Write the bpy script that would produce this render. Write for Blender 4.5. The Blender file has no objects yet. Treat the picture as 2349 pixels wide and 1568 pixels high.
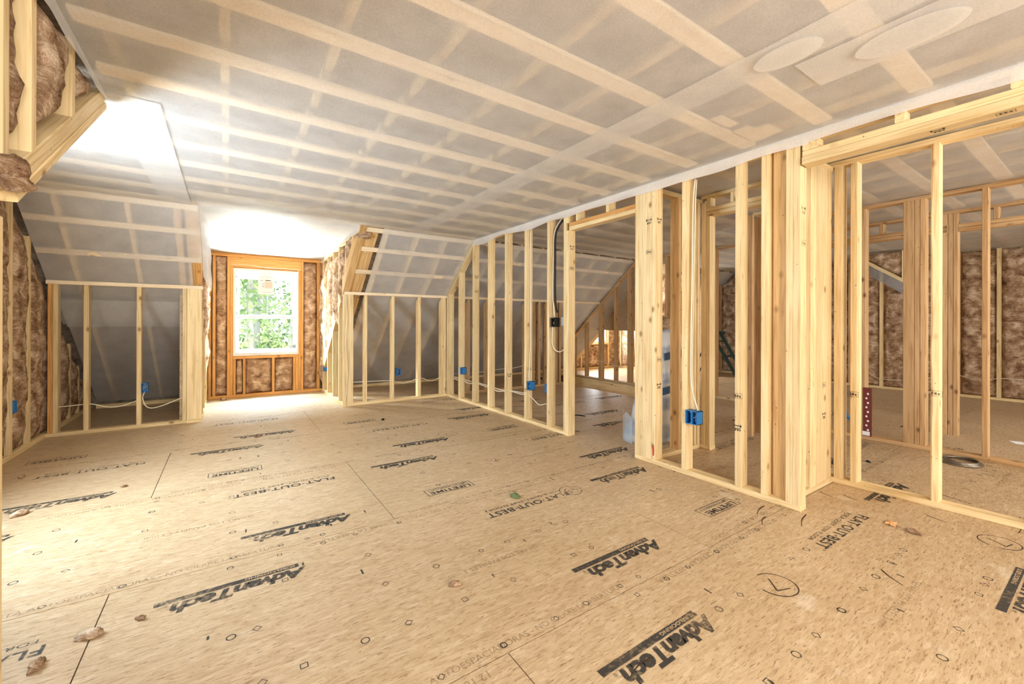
import bpy, bmesh, math, random
from mathutils import Matrix, Vector, noise
random.seed(7)
S = bpy.context.scene
COL = S.collection
R = math.radians

# ------------------------------------------------------------------ camera
cam = bpy.data.objects.new('camera', bpy.data.cameras.new('camera'))
COL.objects.link(cam)
cam.data.sensor_width = 36.0
cam.data.lens = 14.79
cam.data.shift_y = -0.0191
cam.data.clip_start = 0.02
yaw, pit, rol = R(34.056), R(0.026), R(0.153)
fw = Vector((math.sin(yaw)*math.cos(pit), math.cos(yaw)*math.cos(pit), math.sin(pit)))
r0 = Vector((math.cos(yaw), -math.sin(yaw), 0)); u0 = r0.cross(fw)
rt = math.cos(rol)*r0 + math.sin(rol)*u0; up = -math.sin(rol)*r0 + math.cos(rol)*u0
m = Matrix.Identity(4)
for i in range(3):
    m[i][0] = rt[i]; m[i][1] = up[i]; m[i][2] = -fw[i]
m[2][3] = 1.16
cam.matrix_world = m
S.camera = cam

# ------------------------------------------------------------------ world, sun, lights, exposure
S.view_settings.view_transform = 'Standard'
S.view_settings.look = 'None'
S.view_settings.gamma = 1.0
S.view_settings.use_curve_mapping = False
S.view_settings.exposure = 0.22
S.cycles.max_bounces = 7
S.cycles.diffuse_bounces = 4
S.cycles.adaptive_threshold = 0.02
S.cycles.transparent_max_bounces = 12
S.cycles.caustics_reflective = False
S.cycles.caustics_refractive = False
S.cycles.sample_clamp_indirect = 6.0
W = bpy.data.worlds.new('sky'); S.world = W; W.use_nodes = True
W.node_tree.nodes['Background'].inputs[0].default_value = (0.86, 0.94, 1.0, 1)
W.node_tree.nodes['Background'].inputs[1].default_value = 2.2

def lamp(name, kind, loc, direction, energy, color=(1, 1, 1), size=(1, 1), spread=None):
    d = bpy.data.lights.new(name, kind); d.energy = energy; d.color = color
    o = bpy.data.objects.new(name, d); COL.objects.link(o); o.location = loc
    o.rotation_euler = Vector(direction).to_track_quat('-Z', 'Y').to_euler()
    if kind == 'AREA':
        d.shape = 'RECTANGLE'; d.size, d.size_y = size
        if spread: d.spread = R(spread)
    return o
sun = lamp('sun', 'SUN', (-6, 0, 12), (0.33, -0.02, -1.0), 7.0, (1, 0.95, 0.86)); sun.data.angle = R(0.6)
# lamps standing in for daylight outside each attic window, with added fills among them
lamp('daylight_front_window', 'AREA', (0.52, 8.25, 2.75), (0, -0.9, -0.62), 1500, (0.55, 0.77, 1.0), (1.5, 0.9))
lamp('bounce_fill_front', 'AREA', (0.52, 8.45, -0.1), (0, -0.75, 0.66), 1500, (0.92, 0.98, 1.0), (1.6, 0.9))  # added lamp for ground-bounced daylight, aimed up at the dormer ceiling
lamp('daylight_gable_window', 'AREA', (-1.76, 3.17, 1.45), (1, 0.05, -0.24), 84, (0.45, 0.70, 1.0), (0.9, 1.2))
lamp('bounce_fill_gable', 'AREA', (-1.76, 3.17, 1.0), (0.85, 0.50, 0.24), 64, (0.97, 0.99, 0.97), (0.9, 0.6))  # added lamp for ground bounce, whitens the left ceiling and slope
lamp('daylight_wing_windows', 'AREA', (0.9, -2.3, 1.45), (0.1, 1, 0.14), 160, (1.0, 0.975, 0.94), (2.6, 1.5))
lamp('daylight_wing_windows_east', 'AREA', (5.6, -2.3, 1.45), (0, 1, 0), 92, (1.0, 0.96, 0.88), (3.0, 1.5))
lamp('fill_front_west', 'AREA', (-1.1, 8.9, 1.7), (0.72, -0.70, -0.06), 700, (0.90, 0.96, 1.0), (1.2, 1.2))  # added fill outside the window, angled to brighten the right cheek
lamp('fill_front_east', 'AREA', (2.2, 8.9, 1.7), (-0.72, -0.70, -0.06), 450, (0.90, 0.96, 1.0), (1.2, 1.2))  # added fill from the opposite side, brightens the left cheek
lamp('stairwell_fill', 'AREA', (5.5, 5.2, -2.4), (0.35, 0, 1), 60, (1.0, 0.94, 0.84), (0.6, 2.0))  # added fill under the stair opening to brighten the rim board
lamp('daylight_far_dormer', 'AREA', (7.8, 7.95, 1.4), (0, -1, -0.1), 170, (0.92, 0.97, 1.0), (1.0, 1.2))

# ------------------------------------------------------------------ object helpers
WM = {}
def reg(o, mat, parent):
    if parent is not None:
        o.parent = parent
        o.matrix_parent_inverse = WM[parent.name].inverted()
    o.matrix_world = mat; o.matrix_basis = mat
    WM[o.name] = mat.copy()
def props(o, label=None, cat=None, group=None, kind=None):
    if label: o['label'] = label
    if cat: o['category'] = cat
    if group: o['group'] = group
    if kind: o['kind'] = kind
    return o
def root(name, loc, label, cat, group=None, kind=None):
    o = bpy.data.objects.new(name, None); COL.objects.link(o); o.empty_display_size = 0.1
    reg(o, Matrix.Translation(loc), None)
    return props(o, label, cat, group, kind)
def put(name, me, parent=None, mat=Matrix.Identity(4), label=None, cat=None, group=None, kind=None):
    o = bpy.data.objects.new(name, me); COL.objects.link(o)
    reg(o, mat, parent)
    return props(o, label, cat, group, kind)
def mesh(verts, faces, mat, smooth=False, name='mesh'):
    me = bpy.data.meshes.new(name)
    me.from_pydata([tuple(v) for v in verts], [], faces); me.update()
    if mat: me.materials.append(mat)
    if smooth: me.shade_smooth()
    return me

# ------------------------------------------------------------------ materials
def lin(r, g, b):
    f = lambda c: (c/255/12.92) if c/255 <= 0.04045 else ((c/255+0.055)/1.055)**2.4
    return (f(r), f(g), f(b), 1)
def newmat(name, rough=0.7, spec=0.3):
    M = bpy.data.materials.new(name); M.use_nodes = True
    nt = M.node_tree; b = nt.nodes['Principled BSDF']
    b.inputs['Roughness'].default_value = rough
    b.inputs['Specular IOR Level'].default_value = spec
    return M, nt, b
def N(nt, t, **kw):
    n = nt.nodes.new(t)
    for k, v in kw.items():
        if hasattr(n, k): setattr(n, k, v)
        else: n.inputs[k].default_value = v
    return n
def ramp(nt, fac, stops):
    n = nt.nodes.new('ShaderNodeValToRGB'); e = n.color_ramp.elements
    e[0].position, e[0].color = stops[0]; e[1].position, e[1].color = stops[-1]
    for p, c in stops[1:-1]:
        x = e.new(p); x.color = c
    nt.links.new(fac, n.inputs[0]); return n
def mixc(nt, fac, a, b, mode='MIX'):
    n = nt.nodes.new('ShaderNodeMix'); n.data_type = 'RGBA'; n.blend_type = mode
    L = nt.links.new
    (L(fac, n.inputs[0]) if hasattr(fac, 'links') else setattr(n.inputs[0], 'default_value', fac))
    (L(a, n.inputs[6]) if hasattr(a, 'links') else setattr(n.inputs[6], 'default_value', a))
    (L(b, n.inputs[7]) if hasattr(b, 'links') else setattr(n.inputs[7], 'default_value', b))
    return n.outputs[2]
def plain(name, col, rough=0.6, spec=0.3, metal=0.0):
    M, nt, b = newmat(name, rough, spec); b.inputs['Base Color'].default_value = col
    b.inputs['Metallic'].default_value = metal
    return M

def wood(name, light, dark, knot):
    """lumber: length along the mesh's own Z; every board draws its own grain"""
    M, nt, b = newmat(name, 0.62, 0.25); L = nt.links.new
    tc = N(nt, 'ShaderNodeTexCoord'); oi = N(nt, 'ShaderNodeObjectInfo')
    mul = N(nt, 'ShaderNodeVectorMath', operation='MULTIPLY'); L(oi.outputs['Random'], mul.inputs[0]); mul.inputs[1].default_value = (31, 57, 83)
    add = N(nt, 'ShaderNodeVectorMath', operation='ADD'); L(tc.outputs['Object'], add.inputs[0]); L(mul.outputs[0], add.inputs[1])
    mp = N(nt, 'ShaderNodeMapping'); L(add.outputs[0], mp.inputs[0]); mp.inputs['Scale'].default_value = (38, 38, 1.6)
    n1 = N(nt, 'ShaderNodeTexNoise'); L(mp.outputs[0], n1.inputs['Vector']); n1.inputs['Scale'].default_value = 1.6; n1.inputs['Detail'].default_value = 5; n1.inputs['Distortion'].default_value = 0.8
    g = ramp(nt, n1.outputs[0], [(0.30, dark), (0.52, light), (0.8, (light[0]*1.08, light[1]*1.07, light[2]*1.06, 1))])
    mp2 = N(nt, 'ShaderNodeMapping'); L(add.outputs[0], mp2.inputs[0]); mp2.inputs['Scale'].default_value = (1, 1, 0.45)
    n2 = N(nt, 'ShaderNodeTexNoise'); L(mp2.outputs[0], n2.inputs['Vector']); n2.inputs['Scale'].default_value = 5; n2.inputs['Detail'].default_value = 2
    tint = ramp(nt, n2.outputs[0], [(0.3, (0.86, 0.80, 0.70, 1)), (0.7, (1.03, 1.02, 1.0, 1))])
    c = mixc(nt, 0.8, g.outputs[0], tint.outputs[0], 'MULTIPLY')
    # knots
    mp3 = N(nt, 'ShaderNodeMapping'); L(add.outputs[0], mp3.inputs[0]); mp3.inputs['Scale'].default_value = (8, 8, 5)
    v = N(nt, 'ShaderNodeTexVoronoi'); L(mp3.outputs[0], v.inputs['Vector']); v.inputs['Scale'].default_value = 1.0; v.inputs['Randomness'].default_value = 1
    k = ramp(nt, v.outputs['Distance'], [(0.06, (1, 1, 1, 1)), (0.13, (0.35, 0.35, 0.35, 1)), (0.19, (0, 0, 0, 1))])
    sep = N(nt, 'ShaderNodeSeparateColor'); L(v.outputs['Color'], sep.inputs[0])
    sel = N(nt, 'ShaderNodeMath', operation='GREATER_THAN'); L(sep.outputs[0], sel.inputs[0]); sel.inputs[1].default_value = 0.35
    km = N(nt, 'ShaderNodeMath', operation='MULTIPLY'); L(k.outputs[0], km.inputs[0]); L(sel.outputs[0], km.inputs[1])
    km2 = N(nt, 'ShaderNodeMath', operation='MULTIPLY'); L(km.outputs[0], km2.inputs[0]); km2.inputs[1].default_value = 0.8
    c = mixc(nt, km2.outputs[0], c, knot)
    # small nail holes and pitch specks
    v2 = N(nt, 'ShaderNodeTexVoronoi'); L(add.outputs[0], v2.inputs['Vector']); v2.inputs['Scale'].default_value = 13
    k2 = ramp(nt, v2.outputs['Distance'], [(0.035, (0.75, 0.75, 0.75, 1)), (0.07, (0, 0, 0, 1))])
    c = mixc(nt, k2.outputs[0], c, (0.09, 0.045, 0.015, 1))
    hs = N(nt, 'ShaderNodeHueSaturation'); L(c, hs.inputs['Color'])
    mr = N(nt, 'ShaderNodeMapRange'); L(oi.outputs['Random'], mr.inputs[0]); mr.inputs[3].default_value = 0.86; mr.inputs[4].default_value = 1.06
    L(mr.outputs[0], hs.inputs['Value'])
    L(hs.outputs[0], b.inputs['Base Color'])
    bp = N(nt, 'ShaderNodeBump'); bp.inputs['Strength'].default_value = 0.18; bp.inputs['Distance'].default_value = 0.003
    L(n1.outputs[0], bp.inputs['Height']); L(bp.outputs[0], b.inputs['Normal'])
    return M
M_WOOD = wood('spruce_lumber', lin(238, 214, 166), lin(214, 182, 128), lin(140, 92, 46))
M_AMB = wood('amber_lumber', lin(226, 172, 104), lin(196, 136, 70), lin(120, 66, 26))
M_SHADED = wood('shaded_lumber', lin(214, 178, 132), lin(182, 140, 94), lin(96, 56, 28))  # lumber browned in its colour for the backlit studs of the further rooms
M_TRIM = wood('trimmer_lumber', lin(228, 190, 134), lin(198, 154, 98), lin(120, 74, 34))
M_STRAP = wood('strap_lumber', lin(248, 230, 200), lin(232, 206, 168), lin(176, 132, 90))

def fibre(name, a, b_, c_):
    M, nt, b = newmat(name, 0.95, 0.05); L = nt.links.new
    tc = N(nt, 'ShaderNodeTexCoord'); g = N(nt, 'ShaderNodeNewGeometry')
    n0 = N(nt, 'ShaderNodeTexNoise'); L(g.outputs['Position'], n0.inputs['Vector']); n0.inputs['Scale'].default_value = 7.0; n0.inputs['Detail'].default_value = 3
    ad = N(nt, 'ShaderNodeVectorMath', operation='MULTIPLY_ADD'); L(n0.outputs['Color'], ad.inputs[0]); ad.inputs[1].default_value = (0.12, 0.12, 0.15); L(g.outputs['Position'], ad.inputs[2])
    mp = N(nt, 'ShaderNodeMapping'); L(ad.outputs[0], mp.inputs[0]); mp.inputs['Scale'].default_value = (11, 11, 82)
    n1 = N(nt, 'ShaderNodeTexNoise'); L(mp.outputs[0], n1.inputs['Vector']); n1.inputs['Scale'].default_value = 1.0; n1.inputs['Detail'].default_value = 8; n1.inputs['Roughness'].default_value = 0.80; n1.inputs['Distortion'].default_value = 0.12
    n2 = N(nt, 'ShaderNodeTexNoise'); L(ad.outputs[0], n2.inputs['Vector']); n2.inputs['Scale'].default_value = 9; n2.inputs['Detail'].default_value = 4
    mx = N(nt, 'ShaderNodeMath', operation='MULTIPLY_ADD'); L(n2.outputs[0], mx.inputs[0]); mx.inputs[1].default_value = 0.42
    n3 = N(nt, 'ShaderNodeTexNoise'); L(ad.outputs[0], n3.inputs['Vector']); n3.inputs['Scale'].default_value = 150; n3.inputs['Detail'].default_value = 2
    h3 = N(nt, 'ShaderNodeMath', operation='MULTIPLY'); L(n3.outputs[0], h3.inputs[0]); h3.inputs[1].default_value = 0.14
    h = N(nt, 'ShaderNodeMath', operation='MULTIPLY_ADD'); L(n1.outputs[0], h.inputs[0]); h.inputs[1].default_value = 0.44; L(h3.outputs[0], h.inputs[2]); L(h.outputs[0], mx.inputs[2])
    r_ = ramp(nt, mx.outputs[0], [(0.40, a), (0.5, b_), (0.60, c_)])
    L(r_.outputs[0], b.inputs['Base Color'])
    bp = N(nt, 'ShaderNodeBump'); bp.inputs['Strength'].default_value = 0.8; bp.inputs['Distance'].default_value = 0.02
    L(mx.outputs[0], bp.inputs['Height']); L(bp.outputs[0], b.inputs['Normal'])
    return M
M_INS = fibre('brown_insulation', lin(104, 75, 53), lin(172, 138, 107), lin(232, 208, 180))
M_INSD = fibre('cavity_insulation', lin(110, 98, 86), lin(146, 132, 118), lin(178, 164, 148))

def osb():
    M, nt, b = newmat('strand_board', 0.46, 0.6); L = nt.links.new
    tc = N(nt, 'ShaderNodeTexCoord'); oi = N(nt, 'ShaderNodeObjectInfo'); g = N(nt, 'ShaderNodeNewGeometry')
    mul = N(nt, 'ShaderNodeVectorMath', operation='MULTIPLY'); L(oi.outputs['Random'], mul.inputs[0]); mul.inputs[1].default_value = (17, 43, 0)
    add = N(nt, 'ShaderNodeVectorMath', operation='ADD'); L(g.outputs['Position'], add.inputs[0]); L(mul.outputs[0], add.inputs[1])
    def strands(rot, sx, sy, sc):
        mp = N(nt, 'ShaderNodeMapping'); L(add.outputs[0], mp.inputs[0]); mp.inputs['Rotation'].default_value = (0, 0, rot); mp.inputs['Scale'].default_value = (sx, sy, 1)
        v = N(nt, 'ShaderNodeTexVoronoi'); v.feature = 'F1'; L(mp.outputs[0], v.inputs['Vector']); v.inputs['Scale'].default_value = sc
        s = N(nt, 'ShaderNodeSeparateColor'); L(v.outputs['Color'], s.inputs[0]); return s.outputs[0]
    a = strands(0.25, 1.0, 4.5, 16); c = strands(-0.45, 1.0, 4.0, 21)
    av = N(nt, 'ShaderNodeMath', operation='ADD'); L(a, av.inputs[0]); L(c, av.inputs[1])
    hv = N(nt, 'ShaderNodeMath', operation='MULTIPLY'); L(av.outputs[0], hv.inputs[0]); hv.inputs[1].default_value = 0.5
    base = ramp(nt, hv.outputs[0], [(0.1, lin(188, 160, 123)), (0.35, lin(198, 170, 132)), (0.7, lin(206, 180, 143)), (0.95, lin(215, 192, 158))])
    mp = N(nt, 'ShaderNodeMapping'); L(add.outputs[0], mp.inputs[0]); mp.inputs['Rotation'].default_value = (0, 0, 0.12); mp.inputs['Scale'].default_value = (1, 6.5, 1)
    fl = N(nt, 'ShaderNodeTexNoise'); L(mp.outputs[0], fl.inputs['Vector']); fl.inputs['Scale'].default_value = 24; fl.inputs['Detail'].default_value = 6; fl.inputs['Roughness'].default_value = 0.72; fl.inputs['Distortion'].default_value = 0.6
    fr = ramp(nt, fl.outputs[0], [(0.36, (1, 1, 1, 1)), (0.46, (0, 0, 0, 1))])
    fm = N(nt, 'ShaderNodeMath', operation='MULTIPLY'); L(fr.outputs[0], fm.inputs[0]); fm.inputs[1].default_value = 0.75
    col = mixc(nt, fm.outputs[0], base.outputs[0], lin(122, 84, 48))
    lf = ramp(nt, fl.outputs[0], [(0.60, (0, 0, 0, 1)), (0.68, (1, 1, 1, 1))])
    lm = N(nt, 'ShaderNodeMath', operation='MULTIPLY'); L(lf.outputs[0], lm.inputs[0]); lm.inputs[1].default_value = 0.5
    col = mixc(nt, lm.outputs[0], col, lin(240, 222, 188))
    st = N(nt, 'ShaderNodeTexNoise'); L(g.outputs['Position'], st.inputs['Vector']); st.inputs['Scale'].default_value = 0.9; st.inputs['Detail'].default_value = 4
    sr = ramp(nt, st.outputs[0], [(0.3, (0.84, 0.79, 0.72, 1)), (0.62, (1, 1, 1, 1))])
    col = mixc(nt, 0.8, col, sr.outputs[0], 'MULTIPLY')
    sp = N(nt, 'ShaderNodeTexNoise'); L(g.outputs['Position'], sp.inputs['Vector']); sp.inputs['Scale'].default_value = 4.2; sp.inputs['Detail'].default_value = 5
    pr = ramp(nt, sp.outputs[0], [(0.66, (0, 0, 0, 1)), (0.76, (0.5, 0.5, 0.5, 1))])
    col = mixc(nt, pr.outputs[0], col, lin(240, 228, 204))
    L(col, b.inputs['Base Color'])
    bp = N(nt, 'ShaderNodeBump'); bp.inputs['Strength'].default_value = 0.12; bp.inputs['Distance'].default_value = 0.002
    L(fl.outputs[0], bp.inputs['Height']); L(bp.outputs[0], b.inputs['Normal'])
    return M
M_OSB = osb()

def membrane(name, opac, col, scale=1.0):
    M = bpy.data.materials.new(name); M.use_nodes = True; nt = M.node_tree; L = nt.links.new
    nt.nodes.remove(nt.nodes['Principled BSDF']); out = nt.nodes['Material Output']
    g = N(nt, 'ShaderNodeNewGeometry')
    n1 = N(nt, 'ShaderNodeTexNoise'); L(g.outputs['Position'], n1.inputs['Vector']); n1.inputs['Scale'].default_value = 120*scale; n1.inputs['Detail'].default_value = 3
    n2 = N(nt, 'ShaderNodeTexNoise'); L(g.outputs['Position'], n2.inputs['Vector']); n2.inputs['Scale'].default_value = 6; n2.inputs['Detail'].default_value = 4
    ad = N(nt, 'ShaderNodeMath', operation='ADD'); L(n1.outputs[0], ad.inputs[0]); L(n2.outputs[0], ad.inputs[1])
    mr = N(nt, 'ShaderNodeMapRange'); L(ad.outputs[0], mr.inputs[0]); mr.inputs[1].default_value = 0.6; mr.inputs[2].default_value = 1.4
    mr.inputs[3].default_value = opac-0.10; mr.inputs[4].default_value = opac+0.08
    d = N(nt, 'ShaderNodeBsdfDiffuse'); d.inputs[0].default_value = col
    t = N(nt, 'ShaderNodeBsdfTranslucent'); t.inputs[0].default_value = col
    m1 = N(nt, 'ShaderNodeMixShader'); m1.inputs[0].default_value = 0.22; L(d.outputs[0], m1.inputs[1]); L(t.outputs[0], m1.inputs[2])
    gl = N(nt, 'ShaderNodeBsdfGlossy'); gl.inputs['Roughness'].default_value = 0.42; gl.inputs[0].default_value = (1, 1, 1, 1)
    m0 = N(nt, 'ShaderNodeMixShader'); m0.inputs[0].default_value = 0.10; L(m1.outputs[0], m0.inputs[1]); L(gl.outputs[0], m0.inputs[2])
    tr = N(nt, 'ShaderNodeBsdfTransparent'); tr.inputs[0].default_value = (1, 1, 1, 1)
    m2 = N(nt, 'ShaderNodeMixShader'); L(mr.outputs[0], m2.inputs[0]); L(tr.outputs[0], m2.inputs[1]); L(m0.outputs[0], m2.inputs[2])
    bp = N(nt, 'ShaderNodeBump'); bp.inputs['Strength'].default_value = 0.25; bp.inputs['Distance'].default_value = 0.01; L(n2.outputs[0], bp.inputs['Height'])
    L(bp.outputs[0], d.inputs['Normal']); L(bp.outputs[0], gl.inputs['Normal'])
    L(m2.outputs[0], out.inputs[0]); return M
M_MEM = membrane('woven_membrane', 0.61, lin(246, 243, 238))
M_MEM2 = membrane('woven_membrane_edge', 0.70, lin(246, 243, 238))
M_MEMS = membrane('slope_membrane', 0.53, lin(246, 243, 238))
M_MEM3 = membrane('glare_membrane', 0.84, lin(248, 244, 238))  # extra opacity and white stand in for overexposure on the dormer ceiling
M_POLY = membrane('clear_plastic_wrap', 0.42, lin(205, 218, 228))

def ink(name, col, wear):
    M = bpy.data.materials.new(name); M.use_nodes = True; nt = M.node_tree; L = nt.links.new
    b = nt.nodes['Principled BSDF']; b.inputs['Base Color'].default_value = col; b.inputs['Roughness'].default_value = 0.7
    g = N(nt, 'ShaderNodeNewGeometry')
    n = N(nt, 'ShaderNodeTexNoise'); L(g.outputs['Position'], n.inputs['Vector']); n.inputs['Scale'].default_value = 55; n.inputs['Detail'].default_value = 4
    n2 = N(nt, 'ShaderNodeTexNoise'); L(g.outputs['Position'], n2.inputs['Vector']); n2.inputs['Scale'].default_value = 3
    ad = N(nt, 'ShaderNodeMath', operation='ADD'); L(n.outputs[0], ad.inputs[0]); L(n2.outputs[0], ad.inputs[1])
    mr = N(nt, 'ShaderNodeMapRange'); L(ad.outputs[0], mr.inputs[0]); mr.inputs[1].default_value = 0.95; mr.inputs[2].default_value = 1.35; mr.inputs[3].default_value = 1-wear; mr.inputs[4].default_value = 0.12
    L(mr.outputs[0], b.inputs['Alpha']); return M
M_GRYMEM = membrane('grey_membrane', 0.5, lin(150, 146, 140))
M_INK = ink('black_print', lin(58, 54, 48), 0.06)
M_INKF = ink('faint_print', lin(140, 112, 80), 0.58)
M_PEN = plain('pencil_line', lin(62, 46, 34), 0.8)
M_GAP = plain('dark_joint_base', lin(70, 48, 28), 0.9)  # dark brown base that shows through the panel joints
M_BLUE = plain('blue_plastic', lin(44, 116, 176), 0.45, 0.4)
M_CAB = plain('white_cable', lin(228, 214, 186), 0.45, 0.4)
M_BLK = plain('black_rubber', lin(34, 32, 30), 0.6)
M_GRY = plain('grey_plastic', lin(142, 150, 150), 0.5)
M_VINYL = plain('white_vinyl', lin(244, 244, 242), 0.35, 0.5)
M_PAPER = plain('white_paper', lin(246, 246, 244), 0.8)
M_STEEL = plain('steel', lin(120, 116, 110), 0.35, 0.5, 0.9)
M_FOIL = plain('foil', lin(150, 140, 125), 0.35, 0.5, 0.8)
M_GREEN = plain('dark_green_fibreglass', lin(36, 62, 56), 0.5)
M_RED = plain('red_brown_plastic', lin(116, 50, 40), 0.6)
M_SHEATH = M_OSB

# ------------------------------------------------------------------ boards
CACHE = {}
def board_mesh(a, b, L, mat, bev=0.0035):
    key = (round(a, 3), round(b, 3), round(L, 2), mat.name, bev)
    if key in CACHE: return CACHE[key]
    x, y, r = a/2, b/2, min(bev, a/4, b/4)
    ring = [(-x+r, -y), (x-r, -y), (x, -y+r), (x, y-r), (x-r, y), (-x+r, y), (-x, y-r), (-x, -y+r)]
    vs = [(p[0], p[1], -L/2) for p in ring] + [(p[0], p[1], L/2) for p in ring]
    fs = [tuple(range(7, -1, -1)), tuple(range(8, 16))] + [(i, (i+1) % 8, 8+(i+1) % 8, 8+i) for i in range(8)]
    me = mesh(vs, fs, mat, name='board'); CACHE[key] = me; return me
AX = {0: Matrix(((0, 0, 1, 0), (1, 0, 0, 0), (0, 1, 0, 0), (0, 0, 0, 1))),
      1: Matrix(((0, 1, 0, 0), (0, 0, 1, 0), (1, 0, 0, 0), (0, 0, 0, 1))),
      2: Matrix.Identity(4)}
def bx(name, par, x0, x1, y0, y1, z0, z1, mat=None, axis=None, **kw):
    """axis-aligned board; its grain runs along the longest side"""
    mat = mat or M_WOOD
    d = [x1-x0, y1-y0, z1-z0]
    ax = axis if axis is not None else d.index(max(d))
    a, b = {0: (d[1], d[2]), 1: (d[2], d[0]), 2: (d[0], d[1])}[ax]
    me = board_mesh(a, b, d[ax], mat)
    M = Matrix.Translation(((x0+x1)/2, (y0+y1)/2, (z0+z1)/2)) @ AX[ax]
    return put(name, me, par, M, **kw)
def beam(name, par, p0, p1, w, t, wdir, mat=None, **kw):
    """board from p0 to p1 (centre line); w is the width along wdir, t the thickness across it"""
    mat = mat or M_WOOD
    p0, p1 = Vector(p0), Vector(p1); z = (p1-p0); L = z.length; z.normalize()
    x = Vector(wdir); x = (x - x.dot(z)*z).normalized(); y = z.cross(x)
    M = Matrix(((x[0], y[0], z[0], 0), (x[1], y[1], z[1], 0), (x[2], y[2], z[2], 0), (0, 0, 0, 1)))
    M = Matrix.Translation((p0+p1)/2) @ M
    return put(name, board_mesh(w, t, L, mat), par, M, **kw)
def cut_stud(name, par, x0, x1, y0, y1, z0, ztop, mat=None, **kw):
    """upright stud whose top follows ztop(x, y)"""
    mat = mat or M_WOOD
    cx, cy = (x0+x1)/2, (y0+y1)/2
    vs = [(x-cx, y-cy, z0) for x, y in ((x0, y0), (x1, y0), (x1, y1), (x0, y1))] + \
         [(x-cx, y-cy, ztop(x, y)) for x, y in ((x0, y0), (x1, y0), (x1, y1), (x0, y1))]
    fs = [(3, 2, 1, 0), (4, 5, 6, 7), (0, 1, 5, 4), (1, 2, 6, 5), (2, 3, 7, 6), (3, 0, 4, 7)]
    return put(name, mesh(vs, fs, mat, name='cut_stud'), par, Matrix.Translation((cx, cy, 0)), **kw)
class MB:
    def __init__(s): s.v = []; s.f = []
    def box(s, x0, x1, y0, y1, z0, z1):
        n = len(s.v)
        s.v += [(x, y, z) for z in (z0, z1) for x, y in ((x0, y0), (x1, y0), (x1, y1), (x0, y1))]
        s.f += [tuple(n+i for i in q) for q in ((3, 2, 1, 0), (4, 5, 6, 7), (0, 1, 5, 4), (1, 2, 6, 5), (2, 3, 7, 6), (3, 0, 4, 7))]
        return s
    def tube(s, pts, r, n=8, closed=False, taper=None):
        P = [Vector(p) for p in pts]; base = len(s.v); up = Vector((0.13, 0.21, 1)).normalized()
        for i, p in enumerate(P):
            a = P[(i-1) % len(P)] if (i or closed) else p; b = P[(i+1) % len(P)] if (i < len(P)-1 or closed) else p
            t = (b-a).normalized(); x = t.cross(up)
            if x.length < 1e-3: x = t.cross(Vector((1, 0, 0)))
            x.normalize(); y = t.cross(x); rr = r if taper is None else r*taper[i]
            for k in range(n):
                an = 2*math.pi*k/n; s.v.append(p + x*math.cos(an)*rr + y*math.sin(an)*rr)
        m = len(P)
        for i in range(m if closed else m-1):
            for k in range(n):
                a = base+i*n; b = base+((i+1) % m)*n
                s.f.append((a+k, a+(k+1) % n, b+(k+1) % n, b+k))
        if not closed:
            s.f.append(tuple(base+k for k in range(n-1, -1, -1))); s.f.append(tuple(base+(m-1)*n+k for k in range(n)))
        return s
    def build(s, name, mat, par=None, M=Matrix.Identity(4), smooth=False, **kw):
        return put(name, mesh(s.v, s.f, mat, smooth), par, M, **kw)
def spline(pts, sub=6):
    P = [Vector(p) for p in pts]; out = []
    for i in range(len(P)-1):
        p0 = P[max(i-1, 0)]; p1 = P[i]; p2 = P[i+1]; p3 = P[min(i+2, len(P)-1)]
        for k in range(sub):
            t = k/sub
            out.append(0.5*((2*p1)+(p2-p0)*t+(2*p0-5*p1+4*p2-p3)*t*t+(3*p1-p0-3*p2+p3)*t**3))
    out.append(P[-1]); return out

# ------------------------------------------------------------------ insulation batts
def batt(name, par, o, u, n, w, bot, top, bulge=0.045, mat=None, rough=0.028, nu=9, seed=0, back=0.09):
    """insulation batt filling a stud bay: o = corner at z 0, u = along the wall, n = towards the room; bot/top are functions of the distance along u"""
    mat = mat or M_INS
    o, u, n = Vector(o), Vector(u), Vector(n)
    fb = bot if callable(bot) else (lambda s: bot)
    ft = top if callable(top) else (lambda s: top)
    H = max(ft(0)-fb(0), ft(w)-fb(w), 0.2); nv = max(4, int(H/0.035)); vs = []; fs = []; nu = max(nu, int(w/0.03))
    for j in range(nv+1):
        for i in range(nu+1):
            s = w*i/nu; t = j/nv; z = fb(s)+(ft(s)-fb(s))*t
            p = o + u*s + Vector((0, 0, z))
            e = (1-(2*i/nu-1)**4)*(1-(2*t-1)**8)
            q = p*1.0 + Vector((seed*3.1, seed*1.7, seed))
            d = bulge*e + rough*e*(0.8*noise.noise(q*5.0) + 0.45*noise.noise(Vector((q.x*9, q.y*9, q.z*16))) + 0.25*noise.noise(Vector((q.x*20, q.y*20, q.z*38)))) - (1-e)*0.03
            side = u*(0.012*noise.noise(q*9+Vector((5, 5, 5)))*(1 if 0 < i < nu else 0.3))
            vs.append(p + n*d + side)
    w1 = nu+1
    for j in range(nv):
        for i in range(nu):
            a = j*w1+i; fs.append((a, a+1, a+1+w1, a+w1))
    # back and rim so that the batt has thickness
    nb = len(vs); rim = [i for i in range(w1)] + [j*w1+nu for j in range(1, nv+1)] + [nv*w1+i for i in range(nu-1, -1, -1)] + [j*w1 for j in range(nv-1, 0, -1)]
    for k in rim: vs.append(Vector(vs[k]) - n*back)
    m_ = len(rim)
    for k in range(m_):
        fs.append((rim[k], nb+k, nb+(k+1) % m_, rim[(k+1) % m_]))
    fs.append(tuple(nb+k for k in range(m_)))
    c = o + Vector((0, 0, 0))
    me = mesh([v-c for v in vs], fs, mat, True, 'batt')
    return put(name, me, par, Matrix.Translation(c))

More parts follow.
